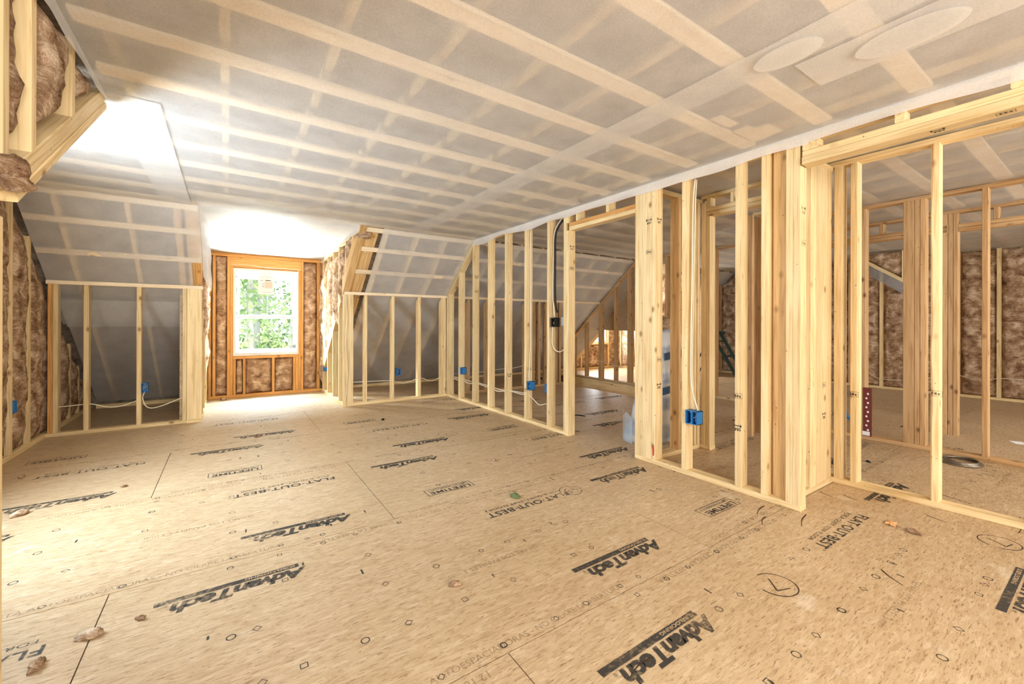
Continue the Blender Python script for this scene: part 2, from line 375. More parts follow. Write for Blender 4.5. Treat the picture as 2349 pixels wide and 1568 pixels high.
# ================================================================== SETTING
ZC = 2.32                                   # ceiling membrane
slope = lambda y: ZC-(y-5.2)*0.85           # far roof slope, inside face
# ------------------------------------------------------------------ floor: strand board panels with recessed joints
floor = root('floor', (3, 3, 0), 'strand board subfloor of printed tongue and groove panels', 'floor', kind='structure')
YB = [-2.36, -1.165, 0.035, 1.232, 2.446, 3.625, 4.808, 6.0, 7.2, 8.0]
def text_mesh(body, size, bold=0.0, shear=0.0, mat=None, spacing=1.0):
    cu = bpy.data.curves.new('txt', 'FONT'); cu.body = body; cu.size = size; cu.offset = bold; cu.shear = shear; cu.space_character = spacing
    cu.resolution_u = 3
    o = bpy.data.objects.new('txt', cu); COL.objects.link(o)
    dg = bpy.context.evaluated_depsgraph_get(); dg.update()
    me = bpy.data.meshes.new_from_object(o.evaluated_get(dg)); bpy.data.objects.remove(o); bpy.data.curves.remove(cu)
    me.materials.clear(); me.materials.append(mat); return me
def fit_width(me, w, x0=0.0, y0=0.0, hh=None):
    xs = [v.co.x for v in me.vertices]; a, b = min(xs), max(xs); ys = [v.co.y for v in me.vertices]
    k = w/(b-a); ky = k if hh is None else hh/(max(ys)-min(ys)); ym = min(ys) if hh is not None else 0
    for v in me.vertices: v.co = Vector(((v.co.x-a)*k+x0, (v.co.y-ym)*ky+y0, 0))
    return me
def join_flat(meshes, mats, z=0.0):
    bm = bmesh.new()
    for i, me in enumerate(meshes):
        n0 = len(bm.faces); bm.from_mesh(me); bm.faces.ensure_lookup_table()
        for f in bm.faces[n0:]: f.material_index = i if len(mats) > 1 else 0
    me = bpy.data.meshes.new('print'); bm.to_mesh(me); bm.free()
    for m_ in mats: me.materials.append(m_)
    return me
def rect(x0, x1, y0, y1, z=0.0): return mesh([(x0, y0, z), (x1, y0, z), (x1, y1, z), (x0, y1, z)], [(0, 1, 2, 3)], None)
def frame(x0, x1, y0, y1, t):
    v = [(x0, y0, 0), (x1, y0, 0), (x1, y1, 0), (x0, y1, 0), (x0+t, y0+t, 0), (x1-t, y0+t, 0), (x1-t, y1-t, 0), (x0+t, y1-t, 0)]
    return mesh(v, [(0, 1, 5, 4), (1, 2, 6, 5), (2, 3, 7, 6), (3, 0, 4, 7)], None)
# logo: heavy slanted letters above a bar that carries a second word in the board's colour
_a = fit_width(text_mesh('AdvanTech', 0.1, 0.0045, 0.22, M_INK, 0.92), 0.505, 0.0, 0.012, 0.078)
_r = fit_width(text_mesh('®', 0.02, 0, 0, M_INK), 0.014, 0.512, 0.014)
_w = fit_width(text_mesh('SUBFLOORING', 0.03, 0.0004, 0.0, M_OSB), 0.20, 0.045, -0.019, 0.016)
for v in _w.vertices: v.co.z = 0.0006
LOGO = join_flat([_a, _r, rect(0.03, 0.56, -0.026, 0.004), _w], [M_INK, M_INK, M_INK, M_OSB])
_f = fit_width(text_mesh('FLAT·OUT·BEST', 0.08, 0.0016, 0.0, M_INK, 1.1), 0.63, 0, 0, 0.056)
_t = fit_width(text_mesh('™', 0.02, 0, 0, M_INK), 0.018, 0.64, 0.04)
_g = fit_width(text_mesh('FOR A QUIET, STIFF FLOOR', 0.05, 0.0002, 0.0, M_INK, 1.05), 0.56, 0.03, -0.052, 0.028)
SLOGAN = join_flat([_f, _t, _g], [M_INK])
_l = fit_width(text_mesh('LIFETIME', 0.06, 0.0018, 0.0, M_INK, 1.05), 0.30, 0.025, 0.0, 0.045)
_k = fit_width(text_mesh('LIMITED WARRANTY', 0.04, 0.0003, 0.0, M_INK), 0.30, 0.025, -0.036, 0.022)
WARR = join_flat([_l, _k, frame(0, 0.35, -0.05, 0.058, 0.005)], [M_INK])
SEAM_A = fit_width(text_mesh('DO NOT CLOSE GAP  -  RANURA Y LENGÜETA AUTOESPACIADORAS - NO CIERRE LA ABERTURA', 0.03, 0.0, 0.0, M_INKF), 1.75, 0, 0)
SEAM_B = fit_width(text_mesh('12.16-23 043.113 EM A-4D     CONCEBIDOS CON ESPACIO - CIERRE LA ABERTURA', 0.03, 0.0, 0.0, M_INKF), 1.6, 0, 0)
SEP = fit_width(text_mesh('SEPARE LOS PANELES 3 mm', 0.03, 0.0, 0.0, M_INKF), 0.5, 0, 0)
def marks_mesh(seed, L, Wd):
    rnd = random.Random(seed); v = []; f = []
    def ring(cx, cy, r, n, rot, t=0.0042):
        b = len(v)
        for k in range(n):
            a = rot+2*math.pi*k/n; v.append((cx+r*math.cos(a), cy+r*math.sin(a), 0)); v.append((cx+(r-t)*math.cos(a), cy+(r-t)*math.sin(a), 0))
        for k in range(n):
            q = (k+1) % n; f.append((b+2*k, b+2*q, b+2*q+1, b+2*k+1))
    def tick(cx, cy, l, a):
        b = len(v); d = Vector((math.cos(a), math.sin(a), 0))*l/2; p = Vector((-d.y, d.x, 0)).normalized()*0.004; c = Vector((cx, cy, 0))
        v.extend([tuple(c-d-p), tuple(c+d-p), tuple(c+d+p), tuple(c-d+p)]); f.append((b, b+1, b+2, b+3))
    for yy in (0.03, 0.33, 0.62, 0.90, Wd-0.035):
        edge = yy < 0.1 or yy > Wd-0.1
        for st, kind in ((0.406, 0), (0.488, 1), (0.61, 2)):
            x = st
            while x < L-0.05:
                if rnd.random() < (0.8 if edge else 0.62):
                    s = 0.85 if edge else 1
                    if kind == 0: ring(x, yy, 0.017*s, 10, 0)
                    elif kind == 1: ring(x, yy, 0.017*s, 4, 0)
                    else: ring(x, yy, 0.018*s, 4, math.pi/4)
                x += st
    for k in range(9): tick(rnd.uniform(0.1, L-0.1), rnd.uniform(0.1, Wd-0.1), rnd.uniform(0.02, 0.045), rnd.choice((0.1, 1.57, 1.5)))
    return mesh(v, f, M_INK)
MARKS = [marks_mesh(k, 2.42, 1.18) for k in range(4)]
FACE = Matrix.Rotation(math.pi, 4, 'Z')
PR = []                                     # prints: (kind, row, x of the line start seen from the reader, y)
for r_, (la, xa, lb, xb) in {2: (0.29, 3.153, 0.975, 1.581), 3: (1.455, 1.899, 2.225, 2.773), 4: (2.668, 0.621, 3.405, 1.513), 5: (3.882, 1.845, 4.612, 0.292), 6: (5.045, 0.61, 5.83, 1.352)}.items():
    per = 2.46
    for k in range(-2, 4):
        PR.append(('logo', xa+k*per, la)); PR.append(('warr', xa+k*per+0.845, la+0.02))
        PR.append(('logo', xb+k*per, lb)); PR.append(('slog', xb+k*per+(1.60 if r_ == 2 else 1.61), lb-0.035))
X0, X1 = -1.62, 9.95
HOLE = (5.3, 6.22, 3.85, 6.9)               # stair opening
def in_hole(x0, x1, y0, y1): return x0 < HOLE[1]-0.01 and x1 > HOLE[0]+0.01 and y0 < HOLE[3]-0.01 and y1 > HOLE[2]+0.01
pan_i = 0
for r_ in range(len(YB)-1):
    y0, y1 = YB[r_]+0.0024, YB[r_+1]-0.0024
    off = 0.82 if r_ % 2 == 0 else -0.415
    cuts = [off+2.485*k for k in range(-4, 6)]
    cuts = [X0]+[c for c in cuts if X0+0.05 < c < X1-0.05]+[X1]
    for a, b in zip(cuts[:-1], cuts[1:]):
        pieces = [(a+0.0022, b-0.0022, y0, y1)]
        if in_hole(a, b, y0, y1):
            nx = []
            for (p, q, s, t) in pieces:
                if p < HOLE[0]: nx.append((p, HOLE[0], s, t))
                if q > HOLE[1]: nx.append((HOLE[1], q, s, t))
                c0, c1 = max(p, HOLE[0]), min(q, HOLE[1])
                if s < HOLE[2]: nx.append((c0, c1, s, HOLE[2]))
            pieces = nx
        for (p, q, s, t) in pieces:
            cx, cy = (p+q)/2, (s+t)/2
            mb = MB(); mb.box(p-cx, q-cx, s-cy, t-cy, -0.018, 0.0)
            po = put('floor_panel', mesh(mb.v, mb.f, M_OSB), floor, Matrix.Translation((cx, cy, 0)))
            pan_i += 1
            if q-p > 1.6 and t-s > 1.0 and cx < 6.6:
                put('guide_marks', MARKS[pan_i % 4], po, Matrix.Translation((p+0.02, s+0.005, 0.0007)), kind='stuff')
            for kind, px, py in PR:
                wd = {'logo': 0.56, 'warr': 0.35, 'slog': 0.66}[kind]
                if s-0.01 < py < t and px-wd*0.5 > p and px-wd*0.5 < q and cx < 6.6 and py > 0.1:
                    if px > q-0.0 or px-wd < p: continue
                    if kind == 'warr' and 1.2 < py < 2.0 and px < 1: continue
                    me = {'logo': LOGO, 'warr': WARR, 'slog': SLOGAN}[kind]
                    nm = {'logo': 'printed_logo', 'warr': 'printed_warranty_box', 'slog': 'printed_slogan'}[kind]
                    put(nm, me, po, Matrix.Translation((px, py, 0.0010)) @ FACE)
            if q-p > 1.7 and cx < 5 and 0 < cy < 6:
                put('seam_print', SEAM_A, po, Matrix.Translation((p+0.1, s+0.022, 0.0008)))
                put('seam_print', SEAM_B, po, Matrix.Translation((q-0.1, t-0.022, 0.0008)) @ FACE)
                put('seam_print', SEP, po, Matrix.Translation((p+1.75, s+0.52, 0.0008)) @ Matrix.Rotation(0.0, 4, 'Z') @ FACE)
mb = MB(); mb.box(X0, HOLE[0]-0.02, -2.4, 8.0, -0.26, -0.0185); mb.box(HOLE[1], X1, -2.4, 8.0, -0.26, -0.0185); mb.box(HOLE[0]-0.02, HOLE[1], -2.4, HOLE[2], -0.26, -0.0185); mb.box(HOLE[0]-0.02, HOLE[1], HOLE[3], 8.0, -0.26, -0.0185)
mb.build('floor_base', M_GAP, floor)
bx('stair_rim', floor, HOLE[1]-0.045, HOLE[1]-0.002, HOLE[2], HOLE[3], -0.235, -0.002, M_WOOD, axis=1)
mb = MB(); mb.box(HOLE[0]-0.02, HOLE[1], HOLE[2]-0.02, HOLE[3]+0.02, -2.6, -2.55); mb.build('stair_floor', M_OSB, floor)
mb = MB(); mb.box(HOLE[0]-0.06, HOLE[0]-0.021, HOLE[2], HOLE[3], -2.6, -0.02); mb.box(HOLE[1]-0.001, HOLE[1]+0.04, HOLE[2], HOLE[3], -2.6, -0.26); mb.box(HOLE[0]-0.06, HOLE[1]+0.04, HOLE[2]-0.06, HOLE[2]-0.02, -2.6, -0.02); mb.box(HOLE[0]-0.06, HOLE[1]+0.04, HOLE[3]+0.02, HOLE[3]+0.06, -2.6, -0.02)
mb.build('stairwell_lining', M_OSB, floor)
# handwritten pencil marks
def ribbon(pts, w=0.006):
    P = spline(pts, 5); v = []; f = []
    for i, p in enumerate(P):
        a = P[max(i-1, 0)]; b = P[min(i+1, len(P)-1)]; t = (b-a).normalized(); n = Vector((-t.y, t.x, 0))*w/2*(0.7+0.5*noise.noise(p*9))
        v += [p+n, p-n]
        if i: f.append((2*i-2, 2*i-1, 2*i+1, 2*i))
    return v, f
def pen(strokes, loc, rot, sc, w=0.006):
    V = []; F = []
    for st in strokes:
        v, f = ribbon([Vector((x*sc, y*sc, 0)) for x, y in st], w); n = len(V); V += v; F += [tuple(i+n for i in q) for q in f]
    return put('pencil_mark', mesh(V, F, M_PEN), floor, Matrix.Translation((loc[0], loc[1], 0.0012)) @ Matrix.Rotation(rot, 4, 'Z'))
CIRC = [(math.cos(a)*1.0, math.sin(a)*0.92) for a in [0.3+k*0.42 for k in range(15)]]
OPEN = [(math.cos(a)*1.0, math.sin(a)*0.92) for a in [0.2+k*0.40 for k in range(13)]]
SEVEN = [[(-0.45, 0.42), (0.35, 0.42)], [(0.35, 0.42), (-0.05, -0.5)]]
FORTY5 = [[(-0.5, 0.4), (-0.62, -0.02), (-0.18, -0.02)], [(-0.3, 0.25), (-0.3, -0.45)], [(0.5, 0.42), (0.12, 0.42), (0.1, 0.05), (0.42, 0.08), (0.48, -0.25), (0.1, -0.42)]]
pen([OPEN]+SEVEN, (2.02, 0.89), math.pi-0.35, 0.088, 0.007)
pen([CIRC]+SEVEN, (3.40, 0.40), math.pi-0.2, 0.085)
pen([CIRC]+FORTY5, (1.97, 2.185), math.pi, 0.08, 0.005)
pen([CIRC]+SEVEN, (1.90, 4.0), math.pi, 0.10, 0.005)
for (x, y, a, l) in [(3.02, 2.02, 0.1, 0.3), (2.0, 2.42, 1.5, 0.06), (2.75, 1.30, 0.2, 0.16), (2.82, 1.09, 0.25, 0.2), (2.62, 1.22, 0.3, 0.12), (3.37, 1.17, 1.2, 0.09), (3.44, 1.06, 1.2, 0.09), (3.50, 0.66, 1.2, 0.1), (2.52, 0.62, 0.9, 0.12), (1.16, 0.93, 0.1, 0.13), (4.0, 0.66, 1.2, 0.16), (4.85, 0.62, 1.2, 0.1), (3.74, 0.62, 1.3, 0.12), (3.30, 0.22, 0.05, 0.3)]:
    c, s_ = math.cos(a)*l/2, math.sin(a)*l/2
    pen([[(-c, -s_), (0, 0.01), (c, s_)]], (x, y), 0, 1.0, 0.008)

# ------------------------------------------------------------------ ceiling: membrane, straps, joists, cavity insulation
ceil = root('ceiling', (3, 3, ZC), 'translucent white membrane ceiling over pale wooden straps and dim joists', 'ceiling', kind='structure')
def crease(x, y):
    """wrinkles that gather at the dormer's corner and along the partition"""
    d = 0.0
    for cx, cy, k, rad, ph in ((0.95, 4.55, 11, 0.9, 0.3), (0.45, 4.75, 9, 0.7, 1.1), (-1.2, 5.1, 7, 0.5, 0.2)):
        q = math.hypot(x-cx, y-cy)
        if q < rad and q > 0.02:
            a = math.atan2(y-cy, x-cx); d += 0.034*(1-q/rad)**1.5*max(0, math.sin(a*k+ph))**3*min(1, q/0.08)
    return d
def sheet(name, par, P, nu, nv, mat, amp=0.004, fn=None, thick=0.0):
    """P(u, v) for u, v in 0..1 gives the sheet's rest position; noise ripples it along its normal"""
    vs = []; fs = []
    e = 1e-3
    for j in range(nv+1):
        for i in range(nu+1):
            u, v = i/nu, j/nv; p = Vector(P(u, v))
            n = (Vector(P(min(u+e, 1), v))-Vector(P(max(u-e, 0), v))).cross(Vector(P(u, min(v+e, 1)))-Vector(P(u, max(v-e, 0)))).normalized()
            if n.z > 0: n = -n
            d = amp*noise.fractal(p*2.3, 1.0, 2.0, 3) + (fn(p.x, p.y) if fn else 0)
            vs.append(p+n*d)
    for j in range(nv):
        for i in range(nu):
            a = j*(nu+1)+i; fs.append((a, a+1, a+nu+2, a+nu+1))
    return put(name, mesh(vs, fs, mat, True), par)
flat = lambda x0, x1, y0, y1, z: (lambda u, v: (x0+(x1-x0)*u, y0+(y1-y0)*v, z))
sheet('membrane', ceil, flat(-0.53, 2.08, -2.0, 5.2, ZC), 44, 120, M_MEM, 0.005, crease)
sheet('membrane', ceil, flat(1.86, 2.90, -2.0, 5.2, ZC-0.006), 12, 60, M_MEM, 0.003)
sheet('membrane', ceil, flat(-1.5, -0.30, 2.90, 5.2, ZC-0.008), 14, 24, M_MEM, 0.006, crease)
sheet('membrane', ceil, flat(2.97, 9.8, -2.0, 5.2, ZC+0.02), 60, 60, M_MEM, 0.012)
sheet('membrane', ceil, (lambda u, v: (-0.245+1.56*u, 5.15+2.53*v, ZC-0.045*v*2.5+0.004)), 16, 26, M_MEM3, 0.008)
SL = lambda x0, x1, ya, yb: (lambda u, v: (x0+(x1-x0)*u, ya+(yb-ya)*v, slope(ya+(yb-ya)*v)))
sheet('membrane', ceil, SL(-1.5, -0.236, 5.2, 5.80), 16, 10, M_MEMS, 0.004)
sheet('membrane', ceil, SL(-1.5, -0.33, 5.80, 6.60), 14, 12, M_MEMS, 0.004)
sheet('membrane', ceil, SL(-1.46, -0.245, 6.30, 7.84), 12, 16, M_MEMS, 0.008)
sheet('membrane', ceil, (lambda u, v: (-1.47+1.20*u, 6.28+0.34*v, slope(6.28+0.34*v)-0.012)), 12, 4, M_MEM, 0.004)
sheet('membrane', ceil, SL(1.60, 2.90, 5.2, 7.88), 14, 24, M_MEMS, 0.004)
sheet('membrane', ceil, SL(2.90, 7.0, 5.2, 7.88), 30, 24, M_MEMS, 0.006)
sheet('membrane', ceil, SL(8.55, 9.8, 5.2, 7.88), 12, 24, M_MEMS, 0.006)
sheet('membrane', ceil, flat(2.09, 2.37, -1.2, 0.85, ZC-0.012), 4, 20, M_MEM, 0.002)
def oval(cx, cy, a, b, z):
    put('membrane_oval', mesh([(cx+a*math.cos(t*math.pi/16), cy+b*math.sin(t*math.pi/16), z) for t in range(32)], [tuple(range(32))], M_MEM), ceil)
oval(2.225, 0.50, 0.105, 0.17, ZC-0.022); oval(1.97, 0.83, 0.085, 0.13, ZC-0.020)
for k in range(21):                                          # straps across the joists
    y = 5.185-0.417*k if k else 5.17
    z0 = ZC+0.006
    if y < -2: break
    xa = -1.5 if y > 3.0 else -0.5
    bx('ceiling_strap', ceil, xa, 2.86, y-0.045, y+0.045, z0, z0+0.019, M_STRAP, axis=0)
    bx('ceiling_strap', ceil, 2.99, 9.75, y-0.045, y+0.045, z0+0.030, z0+0.049, M_STRAP, axis=0)
for k in range(27):                                          # joists above the straps
    x = -1.27+0.419*k
    if x > 9.75: break
    bx('ceiling_joist', ceil, x-0.019, x+0.019, (2.95 if x < -0.5 else -2.0), 5.3, ZC+0.070, ZC+0.22, M_WOOD, axis=1)
mb = MB(); mb.box(-1.72, 9.95, 2.88, 5.35, ZC+0.11, ZC+0.36); mb.box(-0.76, 9.95, -2.4, 2.88, ZC+0.11, ZC+0.36)
mb.build('cavity_insulation', M_INSD, ceil)
for (x0, x1, y0, y1) in ((2.30, 2.47, 1.30, 1.36), (2.55, 2.80, 1.28, 1.37), (2.62, 2.78, 1.20, 1.28)):
    bx('nailing_block', ceil, x0, x1, y0, y1, ZC+0.004, ZC+0.012, M_STRAP, axis=0)
def rake(name, x0, x1, ya, yb, up0, up1, mat, par=ceil):
    """board lying along the far roof slope, between up0 and up1 above its inside face"""
    n = Vector((0, 0.85, 1)).normalized(); c = (up0+up1)/2
    p0 = Vector(((x0+x1)/2, ya, slope(ya)))+n*c; p1 = Vector(((x0+x1)/2, yb, slope(yb)))+n*c
    return beam(name, par, p0, p1, x1-x0, up1-up0, (1, 0, 0), mat)
def slope_strap(x0, x1, y):
    n = Vector((0, 0.85, 1)).normalized(); c = Vector((0, y, slope(y)))+n*0.0120
    return beam('slope_strap', ceil, c+Vector((x0, 0, 0)), c+Vector((x1, 0, 0)), 0.019, 0.066, n, M_STRAP)
for y in (5.24, 5.478, 5.78):
    slope_strap(-1.5, -0.25, y); slope_strap(1.40, 2.86, y); slope_strap(2.98, 6.95, y)
for x in (-1.275, -0.79): rake('rafter', x-0.019, x+0.019, 5.2, 7.95, 0.022, 0.21, M_WOOD)
for x in (-0.42, -0.33, -0.275): rake('trimmer_rafter', x-0.03, x+0.028, 5.2, 7.95, 0.022, 0.21, M_TRIM)
for x0, x1 in ((1.312, 1.400), (1.402, 1.482), (1.484, 1.522), (1.524, 1.562)): rake('trimmer_rafter', x0, x1, 5.12, 7.95, 0.028 if x0 > 1.4 else 0.004, 0.21, M_TRIM)
for k in range(14):
    x = 1.67+0.41*k
    if x < 7.0: rake('rafter', x-0.019, x+0.019, 5.2, 7.95, 0.022, 0.21, M_WOOD)
for x in (8.72, 9.13, 9.54): rake('rafter', x-0.019, x+0.019, 5.2, 7.95, 0.022, 0.21, M_WOOD)
def slab_on_slope(x0, x1, ya, yb, a, b, mat, name):
    n = Vector((0, 0.85, 1)).normalized(); vs = []
    for h in (a, b):
        for x, y in ((x0, ya), (x1, ya), (x1, yb), (x0, yb)): vs.append(Vector((x, y, slope(y)))+n*h)
    put(name, mesh(vs, [(3, 2, 1, 0), (4, 5, 6, 7), (0, 1, 5, 4), (1, 2, 6, 5), (2, 3, 7, 6), (3, 0, 4, 7)], mat), ceil)
slab_on_slope(-1.62, -0.26, 5.15, 8.2, 0.10, 0.30, M_INSD, 'cavity_insulation')
slab_on_slope(1.32, 7.0, 5.15, 8.2, 0.12, 0.30, M_INSD, 'cavity_insulation')
slab_on_slope(8.56, 9.95, 5.15, 8.2, 0.12, 0.30, M_INSD, 'cavity_insulation')
# the plate where slope and flat ceiling break, and the dormer's ceiling joists
bx('break_plate', ceil, -0.25, 1.32, 5.20, 5.24, ZC+0.03, ZC+0.16, M_WOOD, axis=0)
mb = MB(); mb.box(-0.36, 1.44, 5.25, 7.9, ZC+0.03, ZC+0.25); mb.build('cavity_insulation', M_INSD, ceil)
for y in (5.6, 6.0, 6.4, 6.8, 7.2, 7.6): bx('ceiling_strap', ceil, -0.24, 1.30, y-0.045, y+0.045, ZC+0.01-0.045*(y-5.15), ZC+0.029-0.045*(y-5.15), M_STRAP, axis=0)
# hanging edges of the membrane
def hem(par, P0, P1, drop, n, amp=0.012, mat=None, seed=0, off=Vector((0, 0, 0)), taper=None):
    P0, P1 = Vector(P0), Vector(P1); nu = max(8, int((P1-P0).length/0.05)); vs = []; fs = []; nv = 4
    for i in range(nu+1):
        t = i/nu; p = P0.lerp(P1, t); dd = drop*(0.85+0.5*noise.noise(Vector((t*(P1-P0).length*1.9, seed, 0))))*(taper(t) if taper else 1)
        for j in range(nv+1):
            s = j/nv; vs.append(p+Vector((0, 0, -dd*s))+Vector(n)*(amp*noise.noise(Vector((t*(P1-P0).length*3.1, s*1.2, seed+3)))*s+0.004+0.012*s*s)+off*s)
    for i in range(nu):
        for j in range(nv):
            a = i*(nv+1)+j; fs.append((a, a+1, a+nv+2, a+nv+1))
    return put('membrane_edge', mesh(vs, fs, mat or M_MEM2, True), par)
XF = lambda y: 2.914-(y-1.153)*0.0116
hem(ceil, (XF(5.2)-0.012, 5.2, ZC), (XF(1.1)-0.012, 1.1, ZC), 0.095, (-1, 0, 0), seed=1)
hem(ceil, (XF(1.1)-0.012, 1.1, ZC), (2.915, -1.9, ZC), 0.085, (-1, 0, 0), seed=2)
hem(ceil, (-0.523, 2.93, ZC), (-0.523, -1.9, ZC), 0.14, (1, 0, 0), 0.02, seed=4, taper=lambda t: min(1, 0.25+t*4))
hem(ceil, (1.305, 7.62, 2.205), (1.305, 5.15, ZC), 0.075, (-1, 0, 0), seed=5)
hem(ceil, (-0.235, 5.2, ZC), (-0.235, 7.0, 2.24), 0.20, (1, 0, 0), 0.03, seed=6)
hem(ceil, (-0.240, 5.2, ZC-0.005), (-0.236, 5.98, 1.68), 0.20, (1, 0, 0), 0.03, mat=M_MEM3, seed=8, off=Vector((0.07, 0.06, 0)))

# ------------------------------------------------------------------ far knee wall (left of the dormer, right of it, and on through the next room)
YK = 6.07
knee = root('wall_knee', (0, YK, 0), 'low stud knee wall under the sloped membrane at the far side', 'wall', kind='structure')
kt = 1.58
bx('bottom_plate', knee, -1.50, -0.25, YK, YK+0.089, 0, 0.038, axis=0)
bx('top_plate', knee, -1.50, -0.24, YK-0.01, YK+0.08, kt-0.045, kt-0.005, M_STRAP, axis=0)
for x in (-1.49, -1.453): bx('stud', knee, x, x+0.036, YK, YK+0.089, 0.038, kt-0.045, M_AMB if x < -1.46 else None)
for x in (-1.233, -0.821): bx('stud', knee, x, x+0.040, YK+0.002, YK+0.091, 0.038, kt-0.045)
bx('stud', knee, -0.426, -0.388, YK, YK+0.089, 0.038, kt-0.045)
bx('post_board', knee, -0.386, -0.246, YK-0.005, YK+0.035, 0.0, kt-0.045, axis=2)
bx('post_base_block', knee, -0.386, -0.248, YK-0.007, YK+0.03, 0, 0.045, axis=0)
rake('post_rafter_end', -0.30, -0.246, 5.80, 6.05, 0.0, 0.05, M_AMB, knee)
bx('bottom_plate', knee, 1.31, 2.86, YK, YK+0.089, 0, 0.038, axis=0)
bx('top_plate', knee, 1.33, 2.95, YK-0.01, YK+0.08, kt-0.04, kt, M_STRAP, axis=0)
bx('post_board', knee, 1.312, 1.447, YK-0.004, YK+0.034, 0.0, kt-0.04, axis=2)
for x in (1.595, 1.985, 2.388): cut_stud('stud', knee, x, x+0.04, YK+0.004, YK+0.093, 0.038, lambda x, y: kt-0.04-(y-YK-0.004)*0.8)
cut_stud('stud', knee, 2.40+0.028, 2.40+0.05, YK+0.03, YK+0.1, 0.038, lambda x, y: kt-0.2)
for x in (2.765, 2.806): cut_stud('stud', knee, x, x+0.04, YK, YK+0.089, 0.038, lambda x, y: kt-0.04-(y-YK)*0.8)
bx('bottom_plate', knee, 2.96, 5.28, YK, YK+0.089, 0, 0.038, M_SHADED, axis=0)
bx('top_plate', knee, 2.96, 6.25, YK-0.01, YK+0.08, kt-0.04, kt, M_STRAP, axis=0)
for x in (3.235, 3.585, 4.38, 4.56, 4.69, 4.85, 5.10, 5.18): cut_stud('stud', knee, x, x+0.042, YK, YK+0.089, 0.038, lambda x, y: kt-0.04-(y-YK)*0.85, M_SHADED)
mb = MB(); mb.box(-1.7, -0.42, 7.88, 8.3, -0.3, 0.45); mb.box(1.46, 6.95, 7.88, 8.3, -0.3, 0.45); mb.box(8.6, 9.95, 7.88, 8.3, -0.3, 0.45); mb.build('eave_light_block', M_INSD, knee)  # unseen blocks added to stop light leaking in at the eaves
# back plates at the eaves
bx('eave_plate', knee, -1.45, -0.25, 7.74, 7.83, 0.0, 0.05, axis=0)
bx('eave_plate', knee, 1.45, 7.0, 7.74, 7.83, 0.0, 0.05, axis=0)

# ------------------------------------------------------------------ left gable wall
gable = root('wall_left', (-1.5, 4.5, 0), 'left gable wall of studs filled with brown insulation', 'wall', kind='structure')
bx('bottom_plate', gable, -1.64, -1.50, 1.85, 7.85, 0, 0.045, axis=1)
gt = lambda y: min(ZC, slope(y))
GST = [1.9, 2.35, 4.02, 4.42, 4.80, 5.25, 5.645, 6.50, 6.86, 7.2]
for y in GST:
    cut_stud('stud', gable, -1.64, -1.50, y, y+0.04, 0.045, lambda x, yy: (gt(yy) if yy > 3 else ZC-(2.94-yy)*0.68 if yy < 2.94 else ZC)-0.004)
def gb(y0, y1, seed, b=0.05): batt('insulation_batt', gable, (-1.505, y0, 0), (0, 1, 0), (1, 0, 0), y1-y0, 0.05, (lambda s: max(0.2, (gt(y0+s) if y0 > 3 else min(ZC, ZC-(2.94-(y0+s))*0.68))-0.05)), b, seed=seed)
for i, (a, b) in enumerate([(1.94, 2.35), (2.39, 2.64), (4.46, 4.80), (4.84, 5.25), (5.29, 5.645), (5.685, 6.06), (6.10, 6.50), (6.54, 6.86), (6.90, 7.2), (7.24, 7.6)]): gb(a, b, i, 0.018)
WG = (2.72, 3.62, 0.62, 2.0)                # gable window opening (y0, y1, z0, z1)
for y in (2.642, 2.681, 3.621, 3.660): bx('stud', gable, -1.64, -1.50, y, y+0.038, 0.045, ZC)
bx('window_header', gable, -1.64, -1.50, 2.72, 3.62, 2.0, 2.2, M_AMB, axis=1)
bx('window_sill_plate', gable, -1.64, -1.50, 2.72, 3.62, 0.58, 0.62, axis=1)
batt('insulation_batt', gable, (-1.505, 2.72, 0), (0, 1, 0), (1, 0, 0), 0.9, 0.05, 0.57, 0.03, seed=31)
batt('insulation_batt', gable, (-1.505, 3.70, 0), (0, 1, 0), (1, 0, 0), 0.32, 0.05, 2.25, 0.03, seed=32)
batt('insulation_batt', gable, (-1.505, 4.06, 0), (0, 1, 0), (1, 0, 0), 0.36, 0.05, 2.28, 0.03, seed=33)
mb = MB(); xs0, xs1 = -1.70, -1.645
mb.box(xs0, xs1, 1.6, WG[0], -0.3, 2.75); mb.box(xs0, xs1, WG[1], 8.2, -0.3, 2.75); mb.box(xs0, xs1, WG[0], WG[1], -0.3, WG[2]); mb.box(xs0, xs1, WG[0], WG[1], WG[3], 2.75)
mb.build('sheathing', M_OSB, gable)

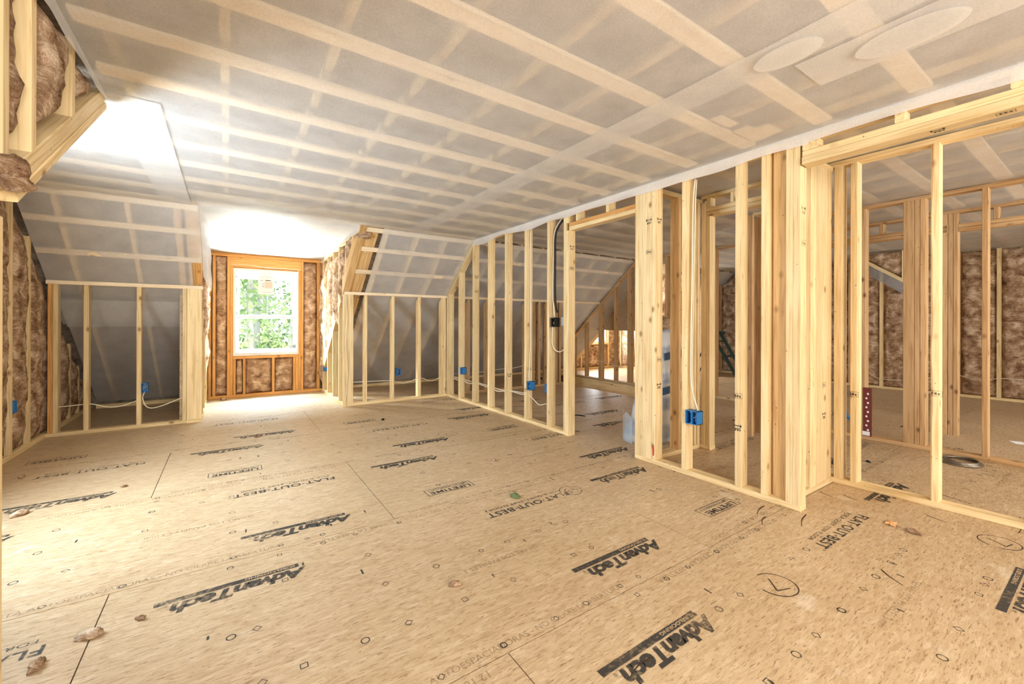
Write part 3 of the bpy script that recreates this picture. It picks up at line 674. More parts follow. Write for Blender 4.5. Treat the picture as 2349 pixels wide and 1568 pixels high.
# ------------------------------------------------------------------ left wing wall with the raked beam
wing = root('wall_wing', (-0.53, 1.5, 0), 'insulated wing wall above a raked beam at the upper left', 'wall', kind='structure')
rk = lambda y: 2.335-(2.94-y)*0.672
p0, p1 = Vector((-0.60, 1.845, rk(1.845))), Vector((-0.60, 2.96, rk(2.96)))
nn = Vector((0, -0.672, 1)).normalized()
beam('raked_beam', wing, p0-nn*0.03, p1-nn*0.03, 0.14, 0.06, (1, 0, 0))
beam('raked_beam', wing, p0-nn*0.078+Vector((0.004, 0, 0)), p1-nn*0.078+Vector((0.004, 0, 0)), 0.14, 0.034, (1, 0, 0))
for y in (0.2, 0.62, 1.03, 1.44):
    bx('stud', wing, -0.67, -0.53, y, y+0.04, 0.045, ZC)
for y in (1.80, 2.010, 2.438): cut_stud('stud', wing, -0.67, -0.53, y, y+0.040, 0.0, lambda x, yy: ZC) if y < 1.0 else put('stud', mesh([(x, yy, z) for x, yy, z in [(-0.67, y, rk(y)), (-0.53, y, rk(y)), (-0.53, y+0.04, rk(y+0.04)), (-0.67, y+0.04, rk(y+0.04)), (-0.67, y, ZC), (-0.53, y, ZC), (-0.53, y+0.04, ZC), (-0.67, y+0.04, ZC)]], [(3, 2, 1, 0), (4, 5, 6, 7), (0, 1, 5, 4), (1, 2, 6, 5), (2, 3, 7, 6), (3, 0, 4, 7)], M_WOOD), wing)
bx('corner_post', wing, -0.67, -0.53, 1.765, 1.805, 0.0, rk(1.765)-0.09)
bx('bottom_plate', wing, -0.67, -0.53, -2.2, 1.76, 0, 0.045, axis=1)
def wb(y0, y1, seed, b, bot=None, n=10): batt('insulation_batt', wing, (-0.592, y0, 0), (0, 1, 0), (1, 0, 0), y1-y0, bot or (lambda s: rk(y0+s)+0.01), ZC-0.01, b, rough=0.030, seed=seed, nu=n)
wb(1.845, 2.008, 41, 0.045); wb(2.052, 2.436, 42, 0.075, n=14); wb(2.48, 2.90, 43, 0.05, n=12)
wb(1.44, 1.80, 44, 0.05, lambda s: 0.05)
for i, y in enumerate((0.24, 0.66, 1.07)): wb(y, y+0.37, 45+i, 0.03, lambda s: 0.05)
def clump(par, c, rx, ry, rz, seed):
    bm = bmesh.new(); bmesh.ops.create_icosphere(bm, subdivisions=4, radius=1)
    for v in bm.verts:
        k = 1+0.22*noise.noise(v.co*1.8+Vector((seed, 0, 0)))+0.10*noise.noise(v.co*5+Vector((0, seed, 0)))
        v.co = Vector((v.co.x*rx*k, v.co.y*ry*k, v.co.z*rz*k))
    me = bpy.data.meshes.new('clump'); bm.to_mesh(me); bm.free(); me.materials.append(M_INS); me.shade_smooth()
    put('insulation_tuft', me, par, Matrix.Translation(c))
clump(wing, (-0.515, 1.812, 1.60), 0.035, 0.045, 0.040, 2.0); clump(wing, (-0.512, 1.828, 1.563), 0.034, 0.050, 0.026, 5.0)
mb = MB(); mb.box(-0.73, -0.675, -2.35, 1.62, -0.3, 2.6)
vs = [(x, y, z) for x in (-0.73, -0.675) for y, z in ((1.6, rk(1.6)-0.1), (2.96, rk(2.96)-0.05), (2.96, 2.6), (1.6, 2.6))]
n = len(mb.v); mb.v += vs; mb.f += [tuple(n+i for i in q) for q in ((0, 1, 2, 3), (7, 6, 5, 4), (0, 4, 5, 1), (1, 5, 6, 2), (2, 6, 7, 3), (3, 7, 4, 0))]
mb.build('sheathing', M_OSB, wing)
# near roof slope and knee wall that close the space left of the wing
near = root('wall_near_knee', (-1.1, 1.78, 0), 'near knee wall and roof slope left of the wing', 'wall', kind='structure')
mb = MB(); n = 0
for a, b in ((0.0, 0.2),): mb.v += [(x, y, rk(y)+h-0.02) for h in (a, b) for x, y in ((-1.7, 1.6), (-0.68, 1.6), (-0.68, 2.96), (-1.7, 2.96))]; mb.f += [(3, 2, 1, 0), (4, 5, 6, 7), (0, 1, 5, 4), (1, 2, 6, 5), (2, 3, 7, 6), (3, 0, 4, 7)]
mb.box(-1.7, -0.68, 1.62, 1.70, -0.3, 1.6); mb.build('sheathing', M_INSD, near)

# ------------------------------------------------------------------ dormer: window wall and cheeks
YW = 7.70
front = root('wall_front', (0.5, YW, 0), 'amber stud wall with brown insulation around the white window', 'wall', kind='structure')
def fx(name, x0, x1, z0, z1, d0=0.0, d1=0.14, mat=M_AMB, axis=None): return bx(name, front, x0, x1, YW+d0, YW+d1, z0, z1, mat, axis)
fx('bottom_plate', -0.24, 1.31, 0, 0.045)
fx('top_plate', -0.24, 1.31, 2.155, 2.20, -0.004); fx('top_plate', -0.24, 1.31, 2.20, 2.245)
for x0, x1 in ((-0.24, -0.205), (-0.187, -0.149), (-0.008, 0.030), (1.003, 1.041), (1.245, 1.29)): fx('stud', x0, x1, 0.045, 2.155)
for x0, x1 in ((0.031, 0.067), (0.966, 1.002)): fx('jack_stud', x0, x1, 0.045, 2.0, 0.003)
fx('window_header', 0.031, 1.002, 2.0, 2.155, 0.0, 0.10, axis=0)
fx('window_sill_plate', 0.068, 0.965, 0.59, 0.632)
for x0, x1 in ((0.070, 0.106), (0.197, 0.233), (0.587, 0.625), (0.890, 0.926), (0.928, 0.964)): fx('cripple_stud', x0, x1, 0.045, 0.59, 0.004)
for i, (x0, x1, z0, z1) in enumerate([(-0.149, -0.008, 0.05, 2.15), (1.042, 1.244, 0.05, 2.15), (0.107, 0.196, 0.05, 0.585), (0.234, 0.586, 0.05, 0.585), (0.626, 0.889, 0.05, 0.585)]):
    batt('insulation_batt', front, (x0, YW+0.03, 0), (1, 0, 0), (0, -1, 0), x1-x0, z0, z1, 0.035, rough=0.035, seed=60+i, nu=10)
mb = MB(); y0, y1 = YW+0.145, YW+0.19
mb.box(-0.4, 0.068, y0, y1, -0.3, 2.6); mb.box(0.965, 1.5, y0, y1, -0.3, 2.6); mb.box(0.068, 0.965, y0, y1, -0.3, 0.632); mb.box(0.068, 0.965, y0, y1, 2.0, 2.6)
mb.build('sheathing', M_OSB, front)
MB().tube(spline([(0.05, YW-0.012, 2.03), (0.25, YW-0.014, 2.035), (0.5, YW-0.016, 2.02), (0.75, YW-0.014, 2.02), (1.01, YW-0.012, 2.01)]), 0.006, 6).build('electrical_cable', M_CAB, None, smooth=True, label='white cable pinned along the amber header above the window', cat='cable')

win = root('window_1', (0.516, YW, 1.3), 'white double hung window with a paper sticker on its upper pane', 'window', kind='structure')
wx0, wx1, wz0, wz1 = 0.068, 0.966, 0.634, 1.985
def wf(name, x0, x1, y0, y1, z0, z1, par=win, mat=None):
    mb = MB(); cx, cy, cz = (x0+x1)/2, (y0+y1)/2, (z0+z1)/2; mb.box(x0-cx, x1-cx, y0-cy, y1-cy, z0-cz, z1-cz)
    o = put(name, mesh(mb.v, mb.f, mat or M_VINYL), par, Matrix.Translation((cx, cy, cz)))
    md = o.modifiers.new('b', 'BEVEL'); md.width = 0.004; md.segments = 2; return o
wf('window_jamb', wx0, wx0+0.035, YW-0.004, YW+0.15, wz0, wz1); wf('window_jamb', wx1-0.035, wx1, YW-0.004, YW+0.15, wz0, wz1)
wf('window_head', wx0+0.035, wx1-0.035, YW-0.004, YW+0.15, wz1-0.035, wz1); wf('window_sill', wx0+0.035, wx1-0.035, YW-0.004, YW+0.15, wz0, wz0+0.05)
def sash(name, x0, x1, z0, z1, y, rt_, rb, rs):
    o = root(name, ((x0+x1)/2, y, (z0+z1)/2), None, None); o.parent = win; o.matrix_parent_inverse = WM[win.name].inverted()
    wf('sash_stile', x0, x0+rs, y, y+0.035, z0, z1, o); wf('sash_stile', x1-rs, x1, y, y+0.035, z0, z1, o)
    wf('sash_rail', x0+rs, x1-rs, y, y+0.035, z1-rt_, z1, o); wf('sash_rail', x0+rs, x1-rs, y, y+0.035, z0, z0+rb, o)
    g = put('pane', mesh([(x0+rs, y+0.018, z0+rb), (x1-rs, y+0.018, z0+rb), (x1-rs, y+0.018, z1-rt_), (x0+rs, y+0.018, z1-rt_)], [(0, 1, 2, 3)], M_GLASS), o)
    return o
def glass():
    M = bpy.data.materials.new('window_glass'); M.use_nodes = True; nt = M.node_tree; L = nt.links.new
    nt.nodes.remove(nt.nodes['Principled BSDF'])
    t = N(nt, 'ShaderNodeBsdfTransparent'); t.inputs[0].default_value = (0.96, 1.0, 0.98, 1); g = N(nt, 'ShaderNodeBsdfGlossy'); g.inputs['Roughness'].default_value = 0.02
    f = N(nt, 'ShaderNodeFresnel'); f.inputs[0].default_value = 1.45; m_ = N(nt, 'ShaderNodeMixShader'); fm = N(nt, 'ShaderNodeMath', operation='MULTIPLY'); L(f.outputs[0], fm.inputs[0]); fm.inputs[1].default_value = 0.2; L(fm.outputs[0], m_.inputs[0]); L(t.outputs[0], m_.inputs[1]); L(g.outputs[0], m_.inputs[2]); L(m_.outputs[0], nt.nodes['Material Output'].inputs[0]); return M
M_GLASS = glass()
up_s = sash('upper_sash', wx0+0.05, wx1-0.05, 1.235, 1.885, YW+0.085, 0.05, 0.035, 0.035)
wf('window_head_stop', wx0+0.035, wx1-0.035, YW+0.06, YW+0.15, 1.885, 1.95)
lo_s = sash('lower_sash', wx0+0.036, wx1-0.036, 0.685, 1.255, YW+0.04, 0.04, 0.05, 0.04)
wf('sash_lip', wx0+0.05, wx1-0.05, YW+0.03, YW+0.044, 1.222, 1.230, win, M_STEEL)
st = root('window_sticker', (0.52, YW+0.09, 1.72), None, None); st.parent = win; st.matrix_parent_inverse = WM[win.name].inverted()
def flatp(name, x0, x1, z0, z1, y, mat, par): return put(name, mesh([(x0, y, z0), (x1, y, z0), (x1, y, z1), (x0, y, z1)], [(0, 1, 2, 3)], mat), par)
flatp('sticker_paper', 0.40, 0.62, 1.60, 1.86, YW+0.099, M_PAPER, st)
flatp('sticker_band', 0.50, 0.575, 1.818, 1.828, YW+0.097, M_BLK, st); flatp('sticker_band', 0.43, 0.465, 1.816, 1.824, YW+0.097, M_GRY, st)
flatp('sticker_picture', 0.49, 0.595, 1.70, 1.805, YW+0.097, plain('faded_red_print', lin(226, 190, 178), 0.8), st)
flatp('sticker_text_block', 0.455, 0.48, 1.72, 1.735, YW+0.097, M_GRY, st); flatp('sticker_text_block', 0.455, 0.48, 1.76, 1.775, YW+0.097, M_GRY, st)
flatp('sticker_text_block', 0.46, 0.58, 1.63, 1.64, YW+0.097, plain('pale_print', lin(206, 206, 206), 0.8), st)
lb = root('rating_label', (0.9, YW+0.05, 0.76), None, None); lb.parent = win; lb.matrix_parent_inverse = WM[win.name].inverted()
for i, c in enumerate(((190, 196, 200), (170, 120, 120), (150, 170, 190), (110, 150, 110))): flatp('label_patch', 0.865+0.018*i, 0.883+0.018*i, 0.735, 0.785, YW+0.038, plain('label_tone_%d' % i, lin(*c), 0.8), lb)

cheekR = root('wall_dormer_right', (1.31, 6.9, 0), 'right dormer cheek of studs with loose white lit insulation', 'wall', kind='structure')
ct = lambda y: 2.20+(YW-y)*0.048
dr = lambda y: min(ct(y), 5.0 if y > YK else slope(y)+4)
bx('bottom_plate', cheekR, 1.31, 1.45, YK+0.04, YW, 0, 0.045, axis=1)
beam('top_plate', cheekR, (1.38, YW, ct(YW)-0.02), (1.38, 5.35, ct(5.35)-0.02), 0.14, 0.04, (1, 0, 0))
for y in (6.33, 6.735, 7.14, 7.54): bx('stud', cheekR, 1.31, 1.45, y, y+0.038, 0.045, ct(y)-0.04)
for y, in ((5.93,), (5.53,)): cut_stud('stud', cheekR, 1.31, 1.45, y, y+0.038, 0, lambda x, yy: ct(yy)-0.04) if False else put('stud', mesh([(x, yy, z) for x, yy, z in [(1.31, y, slope(y)+0.2), (1.45, y, slope(y)+0.2), (1.45, y+0.038, slope(y+0.038)+0.2), (1.31, y+0.038, slope(y+0.038)+0.2), (1.31, y, ct(y)-0.04), (1.45, y, ct(y)-0.04), (1.45, y+0.038, ct(y)-0.04), (1.31, y+0.038, ct(y)-0.04)]], [(3, 2, 1, 0), (4, 5, 6, 7), (0, 1, 5, 4), (1, 2, 6, 5), (2, 3, 7, 6), (3, 0, 4, 7)], M_WOOD), cheekR)
for i, (y0, y1, z0) in enumerate([(7.58, 7.70, 0.05), (7.18, 7.54, 0.62), (6.775, 7.14, 0.97), (6.37, 6.735, 1.10), (6.12, 6.33, 1.40)]):
    batt('insulation_batt', cheekR, (1.335, y0, 0), (0, 1, 0), (-1, 0, 0), y1-y0, z0, ct(y0)-0.05, 0.05, rough=0.05, seed=70+i, nu=12)
for i, (y0, y1) in enumerate([(5.97, 6.10), (5.57, 5.93), (5.28, 5.53)]):
    batt('insulation_batt', cheekR, (1.335, y0, 0), (0, 1, 0), (-1, 0, 0), y1-y0, (lambda s, y0=y0: min(slope(y0+s)+0.18, ct(y0)-0.12)), ct(y0)-0.05, 0.04, rough=0.05, seed=80+i, nu=10)
mb = MB(); mb.box(1.455, 1.50, 5.3, 7.9, -0.3, 2.6); 
shv = [(x, y, z) for x in (1.566, 1.60) for y, z in ((5.25, slope(5.25)+0.25), (7.9, max(slope(7.9)+0.2, 0)), (7.9, 2.6), (5.25, 2.6))]
put('sheathing', mesh(shv, [(0, 1, 2, 3), (7, 6, 5, 4), (0, 4, 5, 1), (1, 5, 6, 2), (2, 6, 7, 3), (3, 7, 4, 0)], M_OSB), cheekR)
cheekL = root('wall_dormer_left', (-0.245, 6.9, 0), 'left dormer cheek with ragged white lit insulation seen edge on', 'wall', kind='structure')
bx('bottom_plate', cheekL, -0.385, -0.245, YK+0.04, YW, 0, 0.045, axis=1)
for y in (6.33, 6.735, 7.14, 7.54): bx('stud', cheekL, -0.385, -0.245, y, y+0.038, 0.045, ct(y)-0.02)
for i, (y0, y1, z0) in enumerate([(7.18, 7.54, 0.35), (6.775, 7.14, 0.75), (6.37, 6.735, 0.95), (6.12, 6.33, 1.25)]):
    batt('insulation_batt', cheekL, (-0.27, y0, 0), (0, 1, 0), (1, 0, 0), y1-y0, z0, ct(y0)-0.05, 0.05, rough=0.045, seed=90+i, nu=10)
mb = MB(); mb.box(-0.46, -0.40, 6.2, 7.9, -0.3, 2.6); mb.build('sheathing', M_OSB, cheekL)
put('sheathing', mesh([(x-2.03, y, z) for x, y, z in shv], [(0, 1, 2, 3), (7, 6, 5, 4), (0, 4, 5, 1), (1, 5, 6, 2), (2, 6, 7, 3), (3, 7, 4, 0)], M_OSB), cheekL)

# ------------------------------------------------------------------ partition wall with the doorway
part = root('wall_partition', (2.9, 3.5, 0), 'long open stud partition with a doorway and a sloped far end', 'wall', kind='structure')
beam('bottom_plate', part, (XF(6.07)+0.0445, 6.07, 0.019), (XF(3.243)+0.0445, 3.243, 0.019), 0.089, 0.038, (1, 0, 0))
beam('bottom_plate', part, (XF(2.403)+0.0445, 2.403, 0.019), (XF(2.235)+0.0445, 2.235, 0.019), 0.089, 0.038, (1, 0, 0))
beam('bottom_plate', part, (XF(2.233)+0.0445, 2.233, 0.019), (XF(1.150)+0.0445, 1.150, 0.019), 0.089, 0.038, (1, 0, 0))
beam('top_plate', part, (XF(5.2)+0.0445, 5.2, ZC-0.022), (XF(1.139)+0.0445, 1.139, ZC-0.022), 0.089, 0.038, (1, 0, 0))
sn = Vector((0, 0.85, 1)).normalized()
beam('sloped_top_plate', part, Vector((XF(6.07)+0.0445, 6.06, slope(6.06)))-sn*0.022, Vector((XF(5.2)+0.0445, 5.17, slope(5.17)))-sn*0.022, 0.089, 0.038, (1, 0, 0))
def ps(y0, y1, name='stud', z0=0.038, z1=None, dx=0.0, mat=None, d=0.089):
    x = XF((y0+y1)/2)+dx
    return cut_stud(name, part, x, x+d, y0, y1, z0, lambda xx, yy: (z1 if z1 else min(ZC-0.04, slope(yy)-0.055)), mat)
ps(5.985, 6.023); ps(6.03, 6.068)
for y in (5.645, 5.222, 4.806, 4.400, 3.985, 3.568): ps(y-0.020, y+0.020)
ps(3.281, 3.319); ps(3.243, 3.2805, 'jack_stud', 0.0, 2.105)
ps(3.243, 3.2805, 'cripple_stud', 2.182)
for z in (2.105, 2.1435): bx('door_header', part, XF(2.8), XF(2.8)+0.089, 2.403, 3.243, z, z+0.038, M_AMB if z > 2.12 else None, axis=1)
for y in (3.10, 2.70): ps(y, y+0.038, 'cripple_stud', 2.182)
ps(2.3635, 2.401, 'jack_stud', 0.038); ps(2.325, 2.3625); ps(2.2335, 2.3235, d=0.038, dx=-0.001); ps(2.194, 2.232)
ps(1.919, 1.957); ps(1.508, 1.547); ps(1.340, 1.377)
ps(1.230, 1.325, dx=0.050, d=0.038, mat=M_TRIM); ps(1.191, 1.229); ps(1.152, 1.190)
# cross walls of the closet behind the partition, and the alcove's walls
closet = root('wall_closet', (3.3, 1.7, 0), 'closet stud walls behind the partition beside the alcove', 'wall', kind='structure')
bx('bottom_plate', closet, 2.995, 3.737, 2.26, 2.349, 0, 0.038, axis=0)
bx('top_plate', closet, 2.995, 3.737, 2.26, 2.349, ZC-0.05, ZC-0.012, axis=0)
bx('stud', closet, 3.31, 3.348, 2.26, 2.349, 0.038, ZC-0.05, M_TRIM)
for x in (3.545, 3.60): bx('stud', closet, x, x+0.038, 2.26, 2.349, 0.038, ZC-0.05)
bx('bottom_plate', closet, 3.648, 3.737, 2.170, 2.259, 0, 0.038, axis=1)
for y0, y1 in ((2.172, 2.209), (2.211, 2.257)): bx('jack_stud' if y0 < 2.2 else 'stud', closet, 3.648, 3.737, y0, y1, 0.038, 2.14 if y0 < 2.2 else ZC-0.05)
for z in (2.14, 2.18): bx('door_header', closet, 3.648, 3.737, 1.34, 2.209, z, z+0.038, axis=1)
for y in (1.55, 1.95, 2.171): bx('cripple_stud', closet, 3.650, 3.735, y, y+0.037, 2.219, ZC-0.012)
bx('top_plate', closet, 3.648, 3.737, 1.34, 2.259, ZC-0.011, ZC+0.02, axis=1)
bx('bottom_plate', closet, 3.004, 3.667, 1.235, 1.324, 0, 0.038, axis=0)
bx('top_plate', closet, 3.004, 3.667, 1.235, 1.324, ZC-0.05, ZC-0.012, axis=0)
bx('stud', closet, 3.30, 3.338, 1.236, 1.323, 0.038, ZC-0.05); bx('stud', closet, 3.34, 3.378, 1.236, 1.323, 0.038, ZC-0.05)
bx('backing_board', closet, 3.394, 3.664, 1.242, 1.28, 0.038, ZC-0.05, axis=2)
XF2 = lambda y: 3.668+(1.237-y)*0.052
hall = root('wall_alcove', (3.7, 0.5, 0), 'stud wall at the back of the alcove, under the header', 'wall', kind='structure')
beam('bottom_plate', hall, (XF2(1.32)+0.0445, 1.32, 0.019), (XF2(-1.9)+0.0445, -1.9, 0.019), 0.089, 0.038, (1, 0, 0))
beam('top_plate', hall, (XF2(1.32)+0.0445, 1.32, ZC-0.001), (XF2(-1.9)+0.0445, -1.9, ZC-0.001), 0.089, 0.038, (1, 0, 0))
for y0, y1 in ((1.180, 1.232), (1.094, 1.135), (0.275, 0.313), (-0.13, -0.092), (-0.54, -0.5)): bx('stud', hall, XF2(y0), XF2(y0)+0.089, y0, y1, 0.038, ZC-0.02)
# one stud with a wavy bark edge
vs = []; fs = []; nz = 40
for k in range(nz+1):
    z = 0.038+(ZC-0.058)*k/nz; wv = 0.006+0.011*noise.noise(Vector((0, 3.3, z*3.2)))
    for dx, dy in ((0.003, 0.687), (0.089, 0.687), (0.089, 0.728), (0.014, 0.728-wv*0.3), (0.003, 0.722-wv)): vs.append((dx, dy, z))
for k in range(nz):
    for i in range(5): fs.append((k*5+i, k*5+(i+1) % 5, (k+1)*5+(i+1) % 5, (k+1)*5+i))
fs += [tuple(range(4, -1, -1)), tuple(nz*5+i for i in range(5))]
cxy = (XF2(0.7), 0.7); put('wavy_edged_stud', mesh([(x, y-0.7, z) for x, y, z in vs], fs, M_WOOD), hall, Matrix.Translation((XF2(0.7), 0.7, 0)))
hdr = root('alcove_header', (2.95, 0, 2.13), 'pale double board header spanning the alcove opening at the upper right', 'beam', kind='structure')
bx('header_board', hdr, 2.902, 3.0, -1.9, 1.138, 2.128, 2.1735, axis=1); bx('header_board', hdr, 2.908, 2.997, -1.9, 1.138, 2.1745, 2.212, axis=1)
for y in (1.06, 0.668, 0.272, -0.13): bx('cripple_stud', hdr, 2.908, 2.997, y, y+0.04, 2.212, ZC-0.045)
bx('cripple_stud', hdr, 2.908, 2.997, 1.10, 1.138, 2.212, ZC-0.045)
bx('top_plate', hdr, 2.908, 2.997, -1.9, 1.138, ZC-0.045, ZC-0.012, axis=1)

# ------------------------------------------------------------------ further rooms
w4 = root('wall_middle', (5.34, 0.5, 0), 'shaded stud wall in the room beyond the alcove', 'wall', kind='structure')
bx('bottom_plate', w4, 5.30, 5.389, -1.9, 2.22, 0, 0.038, M_SHADED, axis=1)
bx('top_plate', w4, 5.30, 5.389, -1.9, 2.22, ZC-0.012, ZC+0.022, M_SHADED, axis=1)
bx('stud', w4, 5.30, 5.389, 1.509, 1.548, 0.038, ZC-0.012, M_SHADED)
for y0, y1, x1 in ((1.150, 1.228, 5.34), (1.112, 1.148, 5.389), (1.070, 1.110, 5.389)): bx('stud', w4, 5.30, x1, y0, y1, 0.038, ZC-0.012, M_SHADED, axis=2)
for y in (0.688, 0.28, -0.12): bx('stud', w4, 5.30, 5.389, y, y+0.038, 0.038, ZC-0.012, M_SHADED)
bx('bottom_plate', w4, 4.66, 5.30, 2.20, 2.289, 0, 0.038, axis=0); bx('top_plate', w4, 4.66, 5.30, 2.20, 2.289, ZC-0.012, ZC+0.022, axis=0)
for x in (4.465, 4.655, 5.05): bx('stud', w4, x, x+0.04, 2.20, 2.289, 0.0, ZC-0.045, M_SHADED)
w5 = root('wall_stair', (6.3, 3, 0), 'stud wall with door headers beyond the stair opening', 'wall', kind='structure')
bx('bottom_plate', w5, 6.26, 6.349, 2.15, 7.75, 0, 0.038, axis=1)
sp_ = lambda y: slope(y)-0.02
beam('sloped_top_plate', w5, Vector((6.30, 7.3, slope(7.3)))-sn*0.03, Vector((6.30, 5.2, slope(5.2)))-sn*0.03, 0.089, 0.038, (1, 0, 0), M_SHADED)
for y0, y1 in ((6.85, 6.89), (6.47, 6.51), (6.08, 6.115), (6.035, 6.075), (5.66, 5.70), (5.33, 5.37), (5.29, 5.325), (4.9, 4.94), (4.5, 4.54), (4.1, 4.14)):
    cut_stud('stud', w5, 6.26, 6.349, y0, y1, 0.038, lambda x, yy: min(ZC-0.012, slope(yy)-0.07), M_SHADED)
for y in (3.63, 3.25, 2.9, 2.5, 2.15): bx('stud', w5, 6.26, 6.349, y, y+0.04, 0.038, ZC-0.012, M_SHADED)
bx('top_plate', w5, 6.26, 6.349, -1.9, 5.2, ZC-0.012, ZC+0.022, M_SHADED, axis=1)
for y0, y1 in ((1.088, 2.15), (-0.1, 1.02)):
    for z in (2.115, 2.155): bx('door_header', w5, 6.26, 6.349, y0 if y0 > 1 else -0.1, y1, z, z+0.038, M_SHADED, axis=1)
for y in (1.62, 0.74, 0.35): bx('cripple_stud', w5, 6.26, 6.349, y, y+0.04, 2.195, ZC-0.012, M_SHADED)
for y0, y1 in ((1.022, 1.058), (1.060, 1.097), (1.10, 1.137)): bx('jack_stud' if y0 < 1.03 else 'stud', w5, 6.26, 6.349, y0, y1, 0.0, ZC-0.012, M_SHADED)
bx('stud', w5, 6.26, 6.349, -0.14, -0.1, 0.0, ZC-0.045, M_SHADED)
gr = root('wall_right', (9.75, 3, 0), 'far gable wall of studs and brown insulation beyond all the partitions', 'wall', kind='structure')
bx('bottom_plate', gr, 9.70, 9.84, -1.9, 7.8, 0, 0.04, axis=1)
GY = [0.33, 0.72, 1.13, 1.56, 2.08, 2.52, 2.98, 3.4, 3.8, 4.25, 4.7, 5.1, 5.5, 5.95, 6.4, 6.85]
for i, y in enumerate(GY):
    cut_stud('stud', gr, 9.70, 9.84, y, y+0.045, 0.04, lambda x, yy: gt(yy)-0.01, None if i % 3 else M_SHADED)
    if i+1 < len(GY): batt('insulation_batt', gr, (9.73, y+0.045, 0), (0, 1, 0), (-1, 0, 0), GY[i+1]-y-0.045, 0.05, (lambda s, y=y: gt(y+0.045+s)-0.02), 0.03, rough=0.04, seed=110+i, nu=7)
batt('insulation_batt', gr, (9.73, -1.9, 0), (0, 1, 0), (-1, 0, 0), 2.2, 0.05, ZC, 0.03, rough=0.04, seed=140, nu=20)
mb = MB(); mb.box(9.86, 9.92, -2.35, 8.2, -0.3, 2.7); mb.build('sheathing', M_OSB, gr)
# raked wing wall on the far right, mirror of the left one
wr = root('wall_wing_right', (8.83, 1.5, 0), 'raked beam and insulated triangle of the far wing wall', 'wall', kind='structure')
rr = lambda y: 2.187+(y-2.474)*0.74
beam('raked_beam', wr, (8.87, 1.86, rr(1.86)-0.03), (8.87, 2.68, rr(2.68)-0.03), 0.089, 0.05, (1, 0, 0))
beam('membrane_strip', wr, (8.84, 1.86, rr(1.86)-0.15), (8.84, 2.68, rr(2.68)-0.13), 0.15, 0.006, (0, -0.74, 1), M_GRYMEM)
put('stud', mesh([(x, y, z) for x in (8.83, 8.92) for y, z in ((2.02, rr(2.02)), (2.06, rr(2.06)), (2.06, ZC), (2.02, ZC))], [(0, 1, 2, 3), (7, 6, 5, 4), (0, 4, 5, 1), (1, 5, 6, 2), (2, 6, 7, 3), (3, 7, 4, 0)], M_WOOD), wr)
batt('insulation_batt', wr, (8.88, 2.06, 0), (0, 1, 0), (-1, 0, 0), 0.58, lambda s: min(rr(2.06+s), ZC-0.02), ZC, 0.02, rough=0.04, seed=150)
batt('insulation_batt', wr, (8.88, 1.86, 0), (0, 1, 0), (-1, 0, 0), 0.16, lambda s: rr(1.86+s), ZC, 0.02, rough=0.04, seed=151)
# far dormer, mirror of the near one
fd = root('wall_far_dormer', (7.8, 7.7, 0), 'far dormer of bright insulation and studs with its own window', 'wall', kind='structure')
for x in (7.02, 7.06, 7.10): rake('trimmer_rafter', x-0.019, x+0.019, 5.2, 7.95, 0.0, 0.20, M_WOOD, fd)
for y in (6.33, 6.735, 7.14, 7.54): bx('stud', fd, 8.54, 8.68, y, y+0.04, 0.04, 2.25)
bx('stud', fd, 8.54, 8.68, 6.07, 6.11, 0.04, 1.58); bx('bottom_plate', fd, 8.54, 8.68, 6.07, 7.7, 0, 0.04, axis=1)
for i, (y0, y1) in enumerate([(7.58, 7.7), (7.18, 7.54), (6.775, 7.14), (6.37, 6.735), (6.11, 6.33)]): batt('insulation_batt', fd, (8.57, y0, 0), (0, 1, 0), (-1, 0, 0), y1-y0, 0.05, 2.24, 0.05, rough=0.05, seed=160+i)
batt('insulation_batt', fd, (8.57, 5.25, 0), (0, 1, 0), (-1, 0, 0), 0.85, lambda s: slope(5.25+s)+0.05, ZC, 0.05, rough=0.05, seed=166)
for x0, x1 in ((7.0, 7.28), (8.28, 8.54)): batt('insulation_batt', fd, (x0, 7.73, 0), (1, 0, 0), (0, -1, 0), x1-x0, 0.05, 2.25, 0.04, rough=0.05, seed=int(x0*10))
batt('insulation_batt', fd, (7.32, 7.73, 0), (1, 0, 0), (0, -1, 0), 0.92, 0.05, 0.6, 0.04, rough=0.05, seed=169)
for x in (7.28, 8.24): bx('stud', fd, x, x+0.04, 7.70, 7.84, 0.04, 2.25)
bx('window_sill_plate', fd, 7.32, 8.24, 7.70, 7.84, 0.60, 0.64, axis=0); bx('window_header', fd, 7.32, 8.24, 7.70, 7.84, 1.98, 2.25, M_AMB, axis=0); bx('bottom_plate', fd, 7.0, 8.54, 7.70, 7.84, 0, 0.04, axis=0)
mb = MB(); mb.box(6.9, 7.3, 7.86, 7.9, -0.3, 2.6); mb.box(8.26, 8.8, 7.86, 7.9, -0.3, 2.6); mb.box(7.3, 8.26, 7.86, 7.9, -0.3, 0.62); mb.box(7.3, 8.26, 7.86, 7.9, 2.0, 2.6); mb.box(6.86, 6.9, 5.3, 7.9, 1.0, 2.6); mb.box(8.72, 8.76, 5.3, 7.9, -0.3, 2.6); mb.box(6.86, 8.8, 5.2, 7.9, 2.33, 2.6)
mb.build('sheathing', M_OSB, fd)
for x0, x1, z0, z1 in ((7.32, 7.37, 0.64, 1.98), (8.19, 8.24, 0.64, 1.98), (7.37, 8.19, 0.64, 0.69), (7.37, 8.19, 1.93, 1.98), (7.37, 8.19, 1.28, 1.33)):
    bx('window_frame', fd, x0, x1, 7.74, 7.80, z0, z1, M_VINYL)
